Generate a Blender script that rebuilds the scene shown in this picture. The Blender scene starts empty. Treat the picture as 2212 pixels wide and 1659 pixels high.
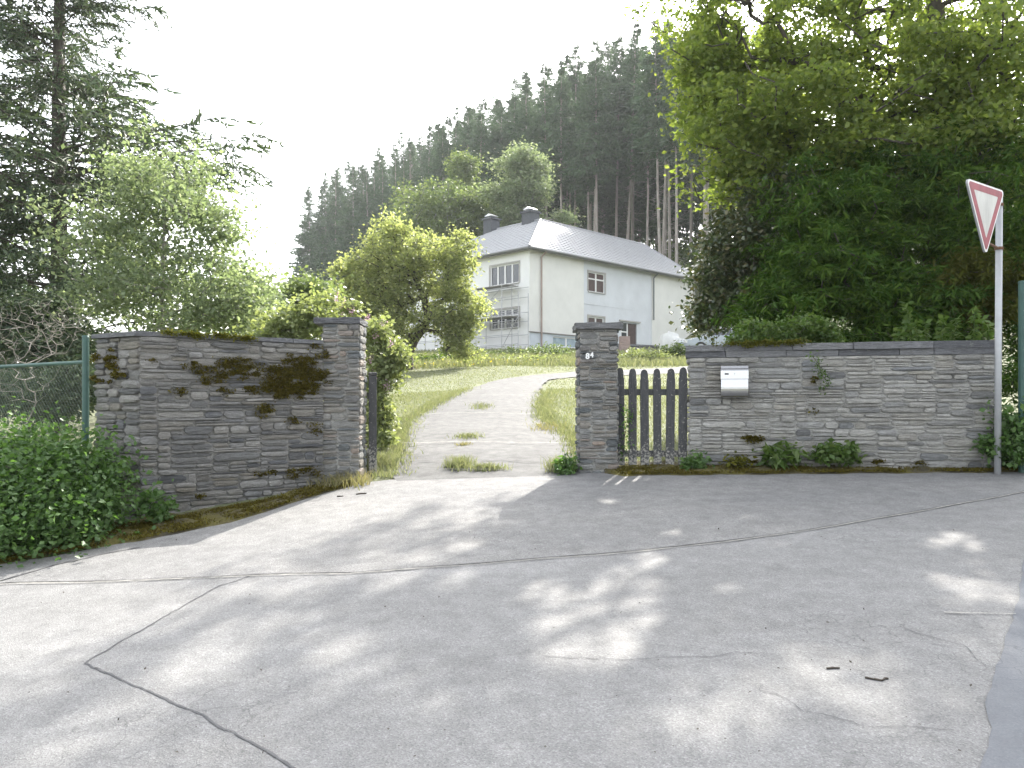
import bpy, bmesh, math, random
import numpy as np
from mathutils import Vector, Matrix

# ------------------------------------------------------------------ camera, sky, sun, exposure
scene = bpy.context.scene
C = scene.collection
cam_data = bpy.data.cameras.new('camera')
cam = bpy.data.objects.new('camera', cam_data)
C.objects.link(cam)
CAM_Z = 1.6
cam.location = (0, 0, CAM_Z)
cam.rotation_euler = (math.radians(90), 0, 0)
cam_data.sensor_width = 36.0
cam_data.lens = 28.07
cam_data.shift_y = 36.5 / 2212
cam_data.clip_start = 0.05
cam_data.clip_end = 4000
scene.camera = cam

SUN_AZ = math.radians(21.5)      # from +Y towards +X
SUN_EL = math.radians(40)
world = bpy.data.worlds.new('World')
scene.world = world
world.use_nodes = True
wn = world.node_tree
wn.nodes.clear()
sky = wn.nodes.new('ShaderNodeTexSky')
sky.sky_type = 'NISHITA'
sky.sun_disc = False
sky.sun_elevation = SUN_EL
sky.sun_rotation = SUN_AZ
sky.altitude = 300
sky.air_density = 1.0
sky.dust_density = 4.0
sky.ozone_density = 1.0
bg = wn.nodes.new('ShaderNodeBackground')
bg.inputs['Strength'].default_value = 0.15
wo = wn.nodes.new('ShaderNodeOutputWorld')
hsv = wn.nodes.new('ShaderNodeHueSaturation')      # a bright hazy sky, paler than clear blue
hsv.inputs['Saturation'].default_value = 0.25
wn.links.new(sky.outputs[0], hsv.inputs['Color'])
wn.links.new(hsv.outputs[0], bg.inputs['Color'])
wn.links.new(bg.outputs[0], wo.inputs['Surface'])

sun_vec = Vector((math.sin(SUN_AZ) * math.cos(SUN_EL), math.cos(SUN_AZ) * math.cos(SUN_EL), math.sin(SUN_EL)))
sun_data = bpy.data.lights.new('sun', 'SUN')
sun_data.energy = 2.6
sun_data.angle = math.radians(0.55)
sun_data.color = (1.0, 0.95, 0.87)
sun = bpy.data.objects.new('sun', sun_data)
C.objects.link(sun)
sun.rotation_euler = sun_vec.to_track_quat('Z', 'Y').to_euler()
sun.location = (10, 30, 40)

scene.view_settings.view_transform = 'Standard'
scene.view_settings.look = 'None'
scene.view_settings.gamma = 1.0
scene.view_settings.use_curve_mapping = False
scene.view_settings.exposure = 2.2
scene.cycles.max_bounces = 8
scene.cycles.diffuse_bounces = 4
scene.cycles.transparent_max_bounces = 8
scene.cycles.use_denoising = True

# ------------------------------------------------------------------ helpers
F_PX, HOR = 1725.0, 866.0
def at(u, v, y):
    """The point at depth y seen at (u, v) of the photograph shown 2212 px wide."""
    return np.array(((u - 1106) / F_PX * y, y, CAM_Z + (HOR - v) / F_PX * y))

def sstep(a, b, x):
    t = np.clip((x - a) / (b - a), 0, 1)
    return t * t * (3 - 2 * t)

def softplus(x, k):
    return np.log1p(np.exp(np.clip(x / k, -40, 40))) * k

def wob(x, y, s, seed=0.0):
    return (np.sin(x * s + 1.3 + seed) * np.cos(y * s * 1.17 + .4 + seed * 2) + .5 * np.sin(x * s * 2.3 + y * s * 1.9 + seed)) / 1.5

FO = np.array((18.0, 62.0)); FD = np.array((-.55, .835)); FN = np.array((.835, .55))
def H(x, y):
    """Height of the land."""
    x = np.asarray(x, float); y = np.asarray(y, float)
    b = np.where(y < 0, .05 * y, np.where(y < 8.8, .0875 * y, .77 + .1 * (y - 8.8)))
    b = np.where(y > 44, .77 + .1 * 35.2 + .9 * np.tanh((y - 44) / 40.), b)
    b = np.maximum(b, -1.5)
    xc = np.clip(x, -14, 14)
    lat = .03 * xc * (1 - sstep(12, 30, y))
    dip = -.04 * softplus(-(np.clip(x, -12, 50) + 1.5), .25) * (1 - sstep(30, 60, y))
    q = (x - FO[0]) * FN[0] + (y - FO[1]) * FN[1]
    s = (x - FO[0]) * FD[0] + (y - FO[1]) * FD[1]
    ramp = softplus(q + 9, 2.0)
    hill = 13.5 * np.tanh(ramp * .75 / 13.5) + .12 * softplus(q - 20, 4)
    hill = np.minimum(hill, 24) * (1 - sstep(115, 190, s)) * sstep(-170, -90, s)
    far = sstep(14, 40, y)
    drop = -.05 * softplus(-(x + 9), 2) * sstep(9, 20, y)
    return b + lat + dip + hill + np.maximum(drop, -4) + .05 * wob(x, y, .9) * far

def ground_at(u, v, lift=0.0):
    """Where the ray through (u, v) meets the land."""
    d = np.linspace(2.0, 140.0, 30000)
    x = (u - 1106) / F_PX * d
    z = CAM_Z + (HOR - v) / F_PX * d
    i = np.argmax(z < H(x, d) + lift)
    return np.array((x[i], d[i], float(H(x[i], d[i]))))

def tag(o, label=None, category=None, group=None, kind=None):
    if label: o['label'] = label
    if category: o['category'] = category
    if group: o['group'] = group
    if kind: o['kind'] = kind
    return o

def empty(name, loc=(0, 0, 0), rotz=0.0):
    o = bpy.data.objects.new(name, None)
    o.empty_display_size = .2
    o.location = loc
    o.rotation_euler = (0, 0, rotz)
    C.objects.link(o)
    return o

def link(name, me, parent=None, loc=None):
    o = bpy.data.objects.new(name, me)
    C.objects.link(o)
    if parent is not None: o.parent = parent
    if loc is not None: o.location = loc
    return o

def np_mesh(name, V, F, mat=None, smooth=False):
    V = np.ascontiguousarray(V, np.float32); F = np.ascontiguousarray(F, np.int32)
    me = bpy.data.meshes.new(name)
    k = F.shape[1]
    me.vertices.add(len(V)); me.vertices.foreach_set('co', V.ravel())
    me.loops.add(F.size); me.loops.foreach_set('vertex_index', F.ravel())
    me.polygons.add(len(F)); me.polygons.foreach_set('loop_start', np.arange(0, F.size, k, dtype=np.int32))
    if smooth: me.polygons.foreach_set('use_smooth', np.ones(len(F), bool))
    me.update(calc_edges=True)
    if mat: me.materials.append(mat)
    return me

class MB:
    """Collects boxes, bars and prisms and links them as one mesh."""
    def __init__(self): self.v = []; self.f = []
    def add(self, vs, fs):
        n = len(self.v); self.v += [tuple(map(float, p)) for p in vs]; self.f += [[n + i for i in f] for f in fs]; return self
    def box(self, a, b):
        (x0, y0, z0), (x1, y1, z1) = a, b
        return self.add([(x0, y0, z0), (x1, y0, z0), (x1, y1, z0), (x0, y1, z0), (x0, y0, z1), (x1, y0, z1), (x1, y1, z1), (x0, y1, z1)],
                        [(0, 3, 2, 1), (4, 5, 6, 7), (0, 1, 5, 4), (1, 2, 6, 5), (2, 3, 7, 6), (3, 0, 4, 7)])
    def obox(self, o, ax, ay, az, a, b):
        """A box from a to b in the frame (ax, ay, az) at o."""
        o, ax, ay, az = map(np.asarray, (o, ax, ay, az))
        (x0, y0, z0), (x1, y1, z1) = a, b
        pts = [(x0, y0, z0), (x1, y0, z0), (x1, y1, z0), (x0, y1, z0), (x0, y0, z1), (x1, y0, z1), (x1, y1, z1), (x0, y1, z1)]
        return self.add([o + ax * p[0] + ay * p[1] + az * p[2] for p in pts],
                        [(0, 3, 2, 1), (4, 5, 6, 7), (0, 1, 5, 4), (1, 2, 6, 5), (2, 3, 7, 6), (3, 0, 4, 7)])
    def tube(self, p0, p1, r0, r1=None, k=8, caps=True):
        r1 = r0 if r1 is None else r1
        p0, p1 = np.asarray(p0, float), np.asarray(p1, float)
        d = p1 - p0; d /= max(np.linalg.norm(d), 1e-9)
        h = np.array((0, 0, 1.)) if abs(d[2]) < .9 else np.array((1., 0, 0))
        a = np.cross(d, h); a /= np.linalg.norm(a); b = np.cross(d, a)
        vs = []
        for p, r in ((p0, r0), (p1, r1)):
            for i in range(k):
                t = 2 * math.pi * i / k
                vs.append(p + r * (math.cos(t) * a + math.sin(t) * b))
        fs = [(i, (i + 1) % k, k + (i + 1) % k, k + i) for i in range(k)]
        if caps: fs += [tuple(range(k))[::-1], tuple(range(k, 2 * k))]
        return self.add(vs, fs)
    def prism(self, poly, o, ax, ay, az, t0, t1):
        """A polygon given in (ax, az), extruded along ay from t0 to t1."""
        o, ax, ay, az = map(np.asarray, (o, ax, ay, az)); n = len(poly)
        vs = [o + ax * p[0] + az * p[1] + ay * t0 for p in poly] + [o + ax * p[0] + az * p[1] + ay * t1 for p in poly]
        return self.add(vs, [tuple(range(n)), tuple(range(2 * n - 1, n - 1, -1))] + [(i, n + i, n + (i + 1) % n, (i + 1) % n) for i in range(n)])
    def mesh(self, name, mat=None, smooth=False):
        me = bpy.data.meshes.new(name); me.from_pydata(self.v, [], self.f); me.update()
        bm = bmesh.new(); bm.from_mesh(me); bmesh.ops.recalc_face_normals(bm, faces=bm.faces); bm.to_mesh(me); bm.free()
        if mat: me.materials.append(mat)
        if smooth: me.polygons.foreach_set('use_smooth', np.ones(len(me.polygons), bool))
        return me
    def build(self, name, mat=None, parent=None, smooth=False, bevel=0.0):
        o = link(name, self.mesh(name, mat, smooth), parent)
        if bevel:
            m = o.modifiers.new('bevel', 'BEVEL'); m.width = bevel; m.segments = 2; m.limit_method = 'ANGLE'
        return o

def tubes(P0, P1, R0, R1, k=5):
    P0, P1 = np.asarray(P0, float), np.asarray(P1, float)
    R0, R1 = np.asarray(R0, float), np.asarray(R1, float)
    D = P1 - P0; D /= np.maximum(np.linalg.norm(D, axis=1, keepdims=True), 1e-9)
    h = np.where(np.abs(D[:, 2:3]) < .9, np.array([[0, 0, 1.]]), np.array([[1., 0, 0]]))
    A = np.cross(D, h); A /= np.linalg.norm(A, axis=1, keepdims=True); B = np.cross(D, A)
    t = np.arange(k) * 2 * math.pi / k
    ring = np.cos(t)[None, :, None] * A[:, None, :] + np.sin(t)[None, :, None] * B[:, None, :]
    V = np.concatenate((P0[:, None] + ring * R0[:, None, None], P1[:, None] + ring * R1[:, None, None]), 1).reshape(-1, 3)
    i = np.arange(k); j = (i + 1) % k
    q = np.stack((i, j, k + j, k + i), 1)
    F = (np.arange(len(P0))[:, None, None] * 2 * k + q[None]).reshape(-1, 4)
    return V, F

# ------------------------------------------------------------------ materials
def new_mat(name):
    m = bpy.data.materials.new(name); m.use_nodes = True
    nt = m.node_tree; b = nt.nodes['Principled BSDF']
    return m, nt, b
def nd(nt, typ, **kw):
    n = nt.nodes.new(typ)
    for k, v in kw.items():
        if k in n.inputs: n.inputs[k].default_value = v
        else: setattr(n, k, v)
    return n
def ramp(nt, fac, stops, interp='LINEAR'):
    r = nt.nodes.new('ShaderNodeValToRGB'); r.color_ramp.interpolation = interp
    el = r.color_ramp.elements
    while len(el) < len(stops): el.new(.5)
    for e, (p, c) in zip(el, stops):
        e.position = p; e.color = (c, c, c, 1) if isinstance(c, (int, float)) else (*c, 1)
    nt.links.new(fac, r.inputs[0]); return r.outputs[0]
def coords(nt, scale=(1, 1, 1), kind='world'):
    if kind == 'world': src = nt.nodes.new('ShaderNodeNewGeometry').outputs['Position']
    else: src = nt.nodes.new('ShaderNodeTexCoord').outputs['Object']
    mp = nt.nodes.new('ShaderNodeMapping'); mp.inputs['Scale'].default_value = scale
    nt.links.new(src, mp.inputs[0]); return mp.outputs[0]
def noise(nt, vec, scale, detail=4, rough=.55, out='Fac'):
    n = nt.nodes.new('ShaderNodeTexNoise'); n.inputs['Scale'].default_value = scale
    n.inputs['Detail'].default_value = detail; n.inputs['Roughness'].default_value = rough
    nt.links.new(vec, n.inputs['Vector']); return n.outputs[out]
def mix(nt, fac, a, b, mode='MIX'):
    n = nt.nodes.new('ShaderNodeMix'); n.data_type = 'RGBA'; n.blend_type = mode
    for s, v in ((0, fac), (6, a), (7, b)):
        if isinstance(v, bpy.types.NodeSocket): nt.links.new(v, n.inputs[s])
        elif s == 0: n.inputs[0].default_value = v
        else: n.inputs[s].default_value = (*v, 1) if isinstance(v, tuple) else (v, v, v, 1)
    return n.outputs[2]
def bump(nt, b, h, dist, strength=1.0):
    n = nt.nodes.new('ShaderNodeBump'); n.inputs['Distance'].default_value = dist; n.inputs['Strength'].default_value = strength
    nt.links.new(h, n.inputs['Height']); nt.links.new(n.outputs[0], b.inputs['Normal'])

def plain(name, col, rough=.7, var=.25, scale=6.0, metal=0.0, bmp=0.0, spec=.4, stretch=(1, 1, 1)):
    """A colour with blotchy variation and, if asked, a fine relief."""
    m, nt, b = new_mat(name)
    v = coords(nt, stretch)
    n = noise(nt, v, scale, 6, .65)
    c = ramp(nt, n, [(.25, tuple(x * (1 - var) for x in col)), (.75, tuple(min(1, x * (1 + var)) for x in col))])
    nt.links.new(c, b.inputs['Base Color'])
    b.inputs['Roughness'].default_value = rough; b.inputs['Metallic'].default_value = metal
    b.inputs['Specular IOR Level'].default_value = spec
    if bmp: bump(nt, b, noise(nt, v, scale * 6, 4), bmp)
    return m

def leaf_mat(name, cols, trans=.45, tcol=None, rough=.45, spec=.35):
    m, nt, b = new_mat(name)
    g = nt.nodes.new('ShaderNodeNewGeometry')
    r = g.outputs['Random Per Island']
    n = len(cols)
    c = ramp(nt, r, [(i / (n - 1), cols[i]) for i in range(n)])
    nt.links.new(c, b.inputs['Base Color'])
    b.inputs['Roughness'].default_value = rough; b.inputs['Specular IOR Level'].default_value = spec
    t = nt.nodes.new('ShaderNodeBsdfTranslucent')
    tc = mix(nt, 1.0, c, tcol or (1.5, 1.6, .6), 'MULTIPLY')
    nt.links.new(tc, t.inputs['Color'])
    ms = nt.nodes.new('ShaderNodeMixShader'); ms.inputs[0].default_value = trans
    nt.links.new(b.outputs[0], ms.inputs[1]); nt.links.new(t.outputs[0], ms.inputs[2])
    nt.links.new(ms.outputs[0], nt.nodes['Material Output'].inputs['Surface'])
    return m

def bark_mat(name, lo, hi, s=8.0):
    m, nt, b = new_mat(name)
    v = coords(nt, (1, 1, .18))
    n = noise(nt, v, s, 6, .7)
    nt.links.new(ramp(nt, n, [(.3, lo), (.7, hi)]), b.inputs['Base Color'])
    b.inputs['Roughness'].default_value = .9
    bump(nt, b, n, .02)
    return m

def asphalt(name, lo, hi, grain=1.0, patch=.18):
    m, nt, b = new_mat(name)
    v = coords(nt)
    big = noise(nt, coords(nt, (.6, 1.5, 1)), .6, 5, .6)
    mid = noise(nt, v, 7.0, 5, .65)
    vor = nd(nt, 'ShaderNodeTexVoronoi'); vor.inputs['Scale'].default_value = 150; nt.links.new(v, vor.inputs['Vector'])
    base = ramp(nt, big, [(.3, lo), (.7, hi)])
    st = ramp(nt, mid, [(.3, 1 - patch), (.7, 1 + patch * .6)])
    base = mix(nt, 1.0, base, st, 'MULTIPLY')
    sp = nt.nodes.new('ShaderNodeSeparateColor'); nt.links.new(vor.outputs['Color'], sp.inputs[0])
    ag = ramp(nt, sp.outputs[0], [(0, 1 - .26 * grain), (.5, 1.0), (.86, 1 + .07 * grain), (1, 1 + .34 * grain)])
    base = mix(nt, 1.0, base, ag, 'MULTIPLY')
    stain = ramp(nt, noise(nt, coords(nt, (1, 2.2, 1)), 1.7, 8, .7), [(.26, .72), (.4, 1.0)])
    base = mix(nt, .7, base, stain, 'MULTIPLY')
    # crazed, ravelled zones where the surface has begun to break up
    wv = nt.nodes.new('ShaderNodeVectorMath'); wv.operation = 'ADD'; nt.links.new(v, wv.inputs[0])
    nz = nt.nodes.new('ShaderNodeTexNoise'); nz.inputs['Scale'].default_value = 6; nt.links.new(v, nz.inputs['Vector'])
    sc_ = nt.nodes.new('ShaderNodeVectorMath'); sc_.operation = 'SCALE'; sc_.inputs['Scale'].default_value = .22
    nt.links.new(nz.outputs['Color'], sc_.inputs[0]); nt.links.new(sc_.outputs[0], wv.inputs[1])
    ve = nd(nt, 'ShaderNodeTexVoronoi', feature='DISTANCE_TO_EDGE'); ve.inputs['Scale'].default_value = 5.5; nt.links.new(wv.outputs[0], ve.inputs['Vector'])
    line = ramp(nt, ve.outputs['Distance'], [(.0, 1.0), (.022, 0.0)])
    zone = ramp(nt, noise(nt, v, .8, 3, .5), [(.54, 0.0), (.66, .6)])
    pit = ramp(nt, noise(nt, v, 32, 4, .75), [(.56, 0.0), (.68, .45)])
    m1 = nt.nodes.new('ShaderNodeMath'); m1.operation = 'MAXIMUM'; nt.links.new(line, m1.inputs[0]); nt.links.new(pit, m1.inputs[1])
    m2 = nt.nodes.new('ShaderNodeMath'); m2.operation = 'MULTIPLY'; nt.links.new(m1.outputs[0], m2.inputs[0]); nt.links.new(zone, m2.inputs[1])
    base = mix(nt, m2.outputs[0], base, tuple(x * .45 for x in lo))
    nt.links.new(base, b.inputs['Base Color'])
    b.inputs['Roughness'].default_value = .85; b.inputs['Specular IOR Level'].default_value = .3
    bump(nt, b, vor.outputs['Distance'], .003 * grain, .7)
    return m

MAT = {}
MAT['road'] = asphalt('asphalt', (.178, .177, .174), (.226, .225, .222))
MAT['apron'] = asphalt('old_asphalt', (.165, .165, .165), (.215, .212, .205), 1.2, .22)
MAT['newer'] = asphalt('smooth_asphalt', (.13, .138, .15), (.155, .162, .175), .35, .1)
MAT['drive'] = asphalt('worn_concrete', (.082, .082, .081), (.118, .117, .114), .7, .42)
MAT['tar'] = plain('crack_filler', (.085, .085, .088), .8, .4, 30)
MAT['pale_joint'] = plain('pale_joint', (.34, .33, .3), .9, .35, 30)

def ground_mat():
    m, nt, b = new_mat('garden_soil')
    v = coords(nt)
    n1 = noise(nt, v, .6, 6, .65); n2 = noise(nt, v, 9, 5, .7)
    g = ramp(nt, n1, [(.25, (.1, .11, .055)), (.5, (.135, .15, .075)), (.75, (.165, .175, .09))])
    g = mix(nt, .5, g, ramp(nt, n2, [(.3, .55), (.7, 1.35)]), 'MULTIPLY')
    nt.links.new(g, b.inputs['Base Color']); b.inputs['Roughness'].default_value = .95
    bump(nt, b, n2, .05)
    return m
MAT['ground'] = ground_mat()
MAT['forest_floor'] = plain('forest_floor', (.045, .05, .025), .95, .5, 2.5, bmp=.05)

def verge_mat():
    m, nt, b = new_mat('mossy_verge')
    v = coords(nt)
    n1 = noise(nt, v, 3.2, 6, .7); n2 = noise(nt, v, 40, 4, .7)
    c = ramp(nt, n1, [(.3, (.045, .04, .03)), (.45, (.085, .072, .03)), (.55, (.1, .088, .018)), (.72, (.135, .125, .03))])
    c = mix(nt, .6, c, ramp(nt, n2, [(.3, .5), (.7, 1.4)]), 'MULTIPLY')
    nt.links.new(c, b.inputs['Base Color']); b.inputs['Roughness'].default_value = .95
    bump(nt, b, n2, .02)
    return m
MAT['verge'] = verge_mat()

def stone_mat(name, cols, moss=0.0):
    m, nt, b = new_mat(name)
    oi = nt.nodes.new('ShaderNodeObjectInfo')
    n = len(cols)
    c = ramp(nt, oi.outputs['Random'], [(i / (n - 1), cols[i]) for i in range(n)])
    v = coords(nt, (1, 1, 5.5))
    s1 = noise(nt, v, 11, 8, .75); s2 = noise(nt, coords(nt), 2.2, 5, .6); s3 = noise(nt, coords(nt), 60, 3, .6)
    c = mix(nt, .85, c, ramp(nt, s1, [(.22, .35), (.5, .95), (.78, 1.6)]), 'MULTIPLY')
    c = mix(nt, .45, c, ramp(nt, s2, [(.3, (.75, .72, .68)), (.7, (1.12, 1.12, 1.12))]), 'MULTIPLY')
    c = mix(nt, .35, c, ramp(nt, s3, [(.35, .7), (.65, 1.25)]), 'MULTIPLY')
    lich = ramp(nt, noise(nt, coords(nt), 14, 6, .7), [(.62, 0), (.7, .55)])
    c = mix(nt, lich, c, (.36, .36, .33))
    nt.links.new(c, b.inputs['Base Color'])
    b.inputs['Roughness'].default_value = .75; b.inputs['Specular IOR Level'].default_value = .35
    bump(nt, b, s1, .035, 1.0)
    return m
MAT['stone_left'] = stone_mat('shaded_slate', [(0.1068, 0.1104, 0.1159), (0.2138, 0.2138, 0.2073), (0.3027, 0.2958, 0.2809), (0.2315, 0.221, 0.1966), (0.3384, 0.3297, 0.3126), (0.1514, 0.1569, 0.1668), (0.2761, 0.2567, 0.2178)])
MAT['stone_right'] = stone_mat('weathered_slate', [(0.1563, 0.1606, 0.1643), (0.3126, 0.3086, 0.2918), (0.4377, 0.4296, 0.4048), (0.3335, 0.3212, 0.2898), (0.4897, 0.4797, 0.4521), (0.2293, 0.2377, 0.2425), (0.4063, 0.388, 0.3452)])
MAT['stone_pillar'] = stone_mat('pillar_slate', [(0.1174, 0.1319, 0.1371), (0.2167, 0.2205, 0.2173), (0.2981, 0.2982, 0.2849), (0.2528, 0.2349, 0.2013), (0.3252, 0.3109, 0.2886), (0.1535, 0.1717, 0.1816), (0.3613, 0.2982, 0.2493)])
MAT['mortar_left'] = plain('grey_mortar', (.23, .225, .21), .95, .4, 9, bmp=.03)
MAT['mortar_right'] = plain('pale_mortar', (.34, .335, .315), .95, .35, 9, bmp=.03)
MAT['coping'] = stone_mat('coping_slate', [(0.1271, 0.1316, 0.142), (0.1794, 0.1838, 0.1943), (0.2242, 0.2272, 0.2317)])
MAT['moss'] = leaf_mat('moss', [(.045, .038, .01), (.085, .072, .014), (.125, .11, .02), (.07, .05, .018)], .15, rough=.9, spec=.1)
MAT['moss_green'] = leaf_mat('green_moss', [(.06, .065, .015), (.11, .115, .02), (.15, .14, .025)], .2, rough=.9, spec=.1)

L = leaf_mat
MAT['maple'] = L('maple_leaf', [(0.0977, 0.144, 0.0367), (0.1446, 0.195, 0.051), (0.2188, 0.2632, 0.0783), (0.1168, 0.169, 0.0427)], .58, (1.6, 1.6, .8))
MAT['yew'] = L('yew_needle', [(0.0244, 0.0591, 0.0105), (0.0452, 0.0974, 0.0158), (0.0904, 0.1495, 0.0244), (0.0383, 0.0835, 0.0139)], .3, rough=.7, spec=.15)
MAT['golden_yew'] = L('golden_yew_needle', [(0.052, 0.065, 0.013), (0.0845, 0.0884, 0.0169), (0.065, 0.0754, 0.0156)], .35, rough=.7, spec=.15)
MAT['holly'] = L('dark_glossy_leaf', [(0.0356, 0.0583, 0.0259), (0.0583, 0.0842, 0.0389), (0.0892, 0.1102, 0.0551), (0.1216, 0.1069, 0.0421)], .2, rough=.3, spec=.6)
MAT['birch'] = L('young_pale_leaf', [(0.1338, 0.1786, 0.1002), (0.1835, 0.2359, 0.1419), (0.2535, 0.3014, 0.1986), (0.1169, 0.1559, 0.0839)], .5, (1.4, 1.4, .9))
MAT['apple'] = L('fresh_yellow_green_leaf', [(0.1645, 0.2033, 0.0907), (0.2341, 0.2772, 0.1259), (0.3316, 0.3698, 0.1882), (0.1855, 0.2256, 0.1037)], .62, (1.4, 1.35, .8))
MAT['lilac'] = L('lilac_leaf', [(0.1372, 0.177, 0.0749), (0.1947, 0.2376, 0.1062), (0.2625, 0.3054, 0.1542), (0.147, 0.188, 0.0818)], .48, (1.4, 1.35, .8))
MAT['midgreen'] = L('mid_green_leaf', [(0.0929, 0.1356, 0.0564), (0.1386, 0.189, 0.076), (0.1944, 0.2432, 0.1069), (0.1131, 0.1593, 0.0633)], .42, (1.35, 1.35, .8))
MAT['hedge'] = L('garden_hedge_leaf', [(.04, .07, .018), (.07, .105, .026), (.1, .135, .035)], .4)
MAT['spruce'] = L('spruce_needle', [(0.0404, 0.0774, 0.0389), (0.0645, 0.116, 0.0561), (0.0968, 0.1599, 0.0776), (0.0685, 0.1031, 0.0561)], .2, (1.2, 1.3, .8), .6, .25)
MAT['fir'] = L('fir_needle', [(0.0375, 0.06, 0.0375), (0.0638, 0.0938, 0.0562), (0.1031, 0.135, 0.075), (0.0844, 0.1031, 0.0562)], .25, (1.2, 1.3, .8), .55, .3)
MAT['bramble'] = L('bramble_leaf', [(0.0542, 0.1048, 0.033), (0.0834, 0.1524, 0.0484), (0.1285, 0.2067, 0.0733), (0.0659, 0.1257, 0.0383)], .4, (1.3, 1.5, .6))
MAT['weed'] = L('weed_leaf', [(.06, .11, .03), (.09, .15, .04), (.13, .18, .06)], .4)
MAT['grass'] = L('grass_blade', [(0.1265, 0.1507, 0.0738), (0.1733, 0.1976, 0.1044), (0.2192, 0.2354, 0.1341), (0.2493, 0.2493, 0.1602)], .42, (1.25, 1.25, .8), .6)
MAT['dry_grass'] = L('dry_grass_blade', [(.22, .2, .1), (.3, .27, .15), (.2, .21, .08)], .4, (1.2, 1.2, .8), .7)
MAT['blossom'] = L('lilac_blossom', [(.42, .25, .36), (.52, .36, .44), (.6, .48, .5)], .4, (1.1, 1.0, 1.1))
MAT['yellow_flower'] = L('yellow_flower', [(.5, .4, .04), (.6, .48, .06)], .4, (1.1, 1.1, .8))
MAT['bark'] = bark_mat('dark_bark', (.035, .03, .025), (.1, .085, .07))
MAT['spruce_bark'] = bark_mat('spruce_bark', (.2, .175, .15), (.42, .38, .34))
MAT['grey_bark'] = bark_mat('grey_bark', (.16, .15, .135), (.34, .32, .29))
MAT['dead_twig'] = bark_mat('bleached_twig', (.17, .155, .13), (.34, .31, .27))

MAT['picket'] = plain('charcoal_stained_wood', (.055, .056, .058), .75, .4, 14, bmp=.01, stretch=(3, 3, .4))
MAT['lichen_wood'] = plain('lichen_covered_wood', (.2, .19, .165), .9, .75, 26, bmp=.02)
MAT['green_metal'] = plain('green_painted_steel', (.045, .1, .085), .5, .15, 9)
MAT['wire'] = plain('green_wire', (.06, .09, .075), .5, .1, 9)
MAT['galv'] = plain('galvanised_steel', (.38, .39, .4), .5, .12, 7, metal=.3)
MAT['rust'] = plain('rusty_bracket', (.14, .07, .04), .8, .4, 20)
MAT['sign_white'] = plain('dirty_white_sign', (.5, .49, .46), .5, .22, 9, stretch=(1, 1, .25))
MAT['sign_rim'] = plain('sign_rim_white', (.72, .71, .69), .45, .1, 9)
MAT['sign_red'] = plain('faded_sign_red', (.27, .055, .07), .5, .25, 9)
MAT['sign_back'] = plain('grey_aluminium', (.35, .36, .37), .45, .1, 9, metal=.5)
def steel():
    m, nt, b = new_mat('brushed_stainless_steel')
    n = noise(nt, coords(nt, (2, 2, 90)), 14, 3)
    nt.links.new(ramp(nt, n, [(.3, (.36, .36, .36)), (.7, (.46, .46, .46))]), b.inputs['Base Color'])
    b.inputs['Metallic'].default_value = 1.0; b.inputs['Roughness'].default_value = .22
    return m
MAT['steel'] = steel()
MAT['dark_plate'] = plain('dark_plate', (.04, .04, .045), .5)
MAT['number'] = plain('white_number', (.8, .8, .78), .5, .05)

MAT['white_wall'] = plain('white_render', (.74, .74, .73), .9, .06, 1.2, bmp=.004)
MAT['cream_wall'] = plain('cream_render', (.66, .655, .62), .9, .07, 1.0, bmp=.004)
MAT['grey_wall'] = plain('blue_grey_plaster', (.57, .59, .615), .9, .1, .7, bmp=.004)
MAT['plinth'] = plain('plinth_plaster', (.5, .54, .58), .9, .12, 1.5)
MAT['strip'] = plain('drip_strip', (.2, .19, .18), .7)
MAT['frame_white'] = plain('white_window_frame', (.72, .72, .71), .5, .05)
MAT['shutter'] = plain('brown_shutter', (.075, .05, .045), .7, .3, 6)
MAT['soffit'] = plain('dark_gutter', (.16, .165, .165), .5, .1, 6)
MAT['soffit_board'] = plain('grey_soffit_board', (.36, .35, .33), .7, .12, 4)
MAT['downpipe'] = plain('copper_brown_downpipe', (.32, .25, .22), .5, .2, 4)
MAT['roof'] = plain('grey_roof_tile', (.3, .305, .32), .3, .15, 3, spec=.7)
MAT['slate_clad'] = plain('dark_slate_cladding', (.06, .065, .075), .6, .2, 9)
MAT['cap_metal'] = plain('bright_metal_cap', (.7, .7, .7), .35, .08, 5, metal=.6)
def glass():
    m, nt, b = new_mat('window_glass')
    b.inputs['Base Color'].default_value = (.035, .042, .05, 1); b.inputs['Roughness'].default_value = .04
    b.inputs['Specular IOR Level'].default_value = .9
    return m
MAT['glass'] = glass()
MAT['cellar_glass'] = plain('pale_cellar_glass', (.3, .37, .42), .2, .3, 2.5)
MAT['scaffold'] = plain('scaffold_tube', (.4, .4, .41), .5, .15, 6, metal=.3)
MAT['scaffold_board'] = plain('scaffold_board', (.22, .215, .2), .8, .25, 4)
MAT['curtain'] = plain('net_curtain', (.6, .6, .6), .9, .1, 8)
MAT['car_paint'] = plain('pale_car_paint', (.33, .37, .4), .25, .03, 2, spec=.6)
MAT['tyre'] = plain('tyre_rubber', (.03, .03, .03), .85)
MAT['red_light'] = plain('red_lamp_glass', (.45, .05, .03), .2, .1)
MAT['sack'] = plain('white_sack', (.72, .72, .7), .8, .1, 5, bmp=.02)
MAT['terracotta'] = plain('pinkish_brick', (.33, .25, .225), .85, .2, 8)
MAT['debris'] = plain('dry_debris', (.06, .05, .04), .9, .4, 30)

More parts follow.
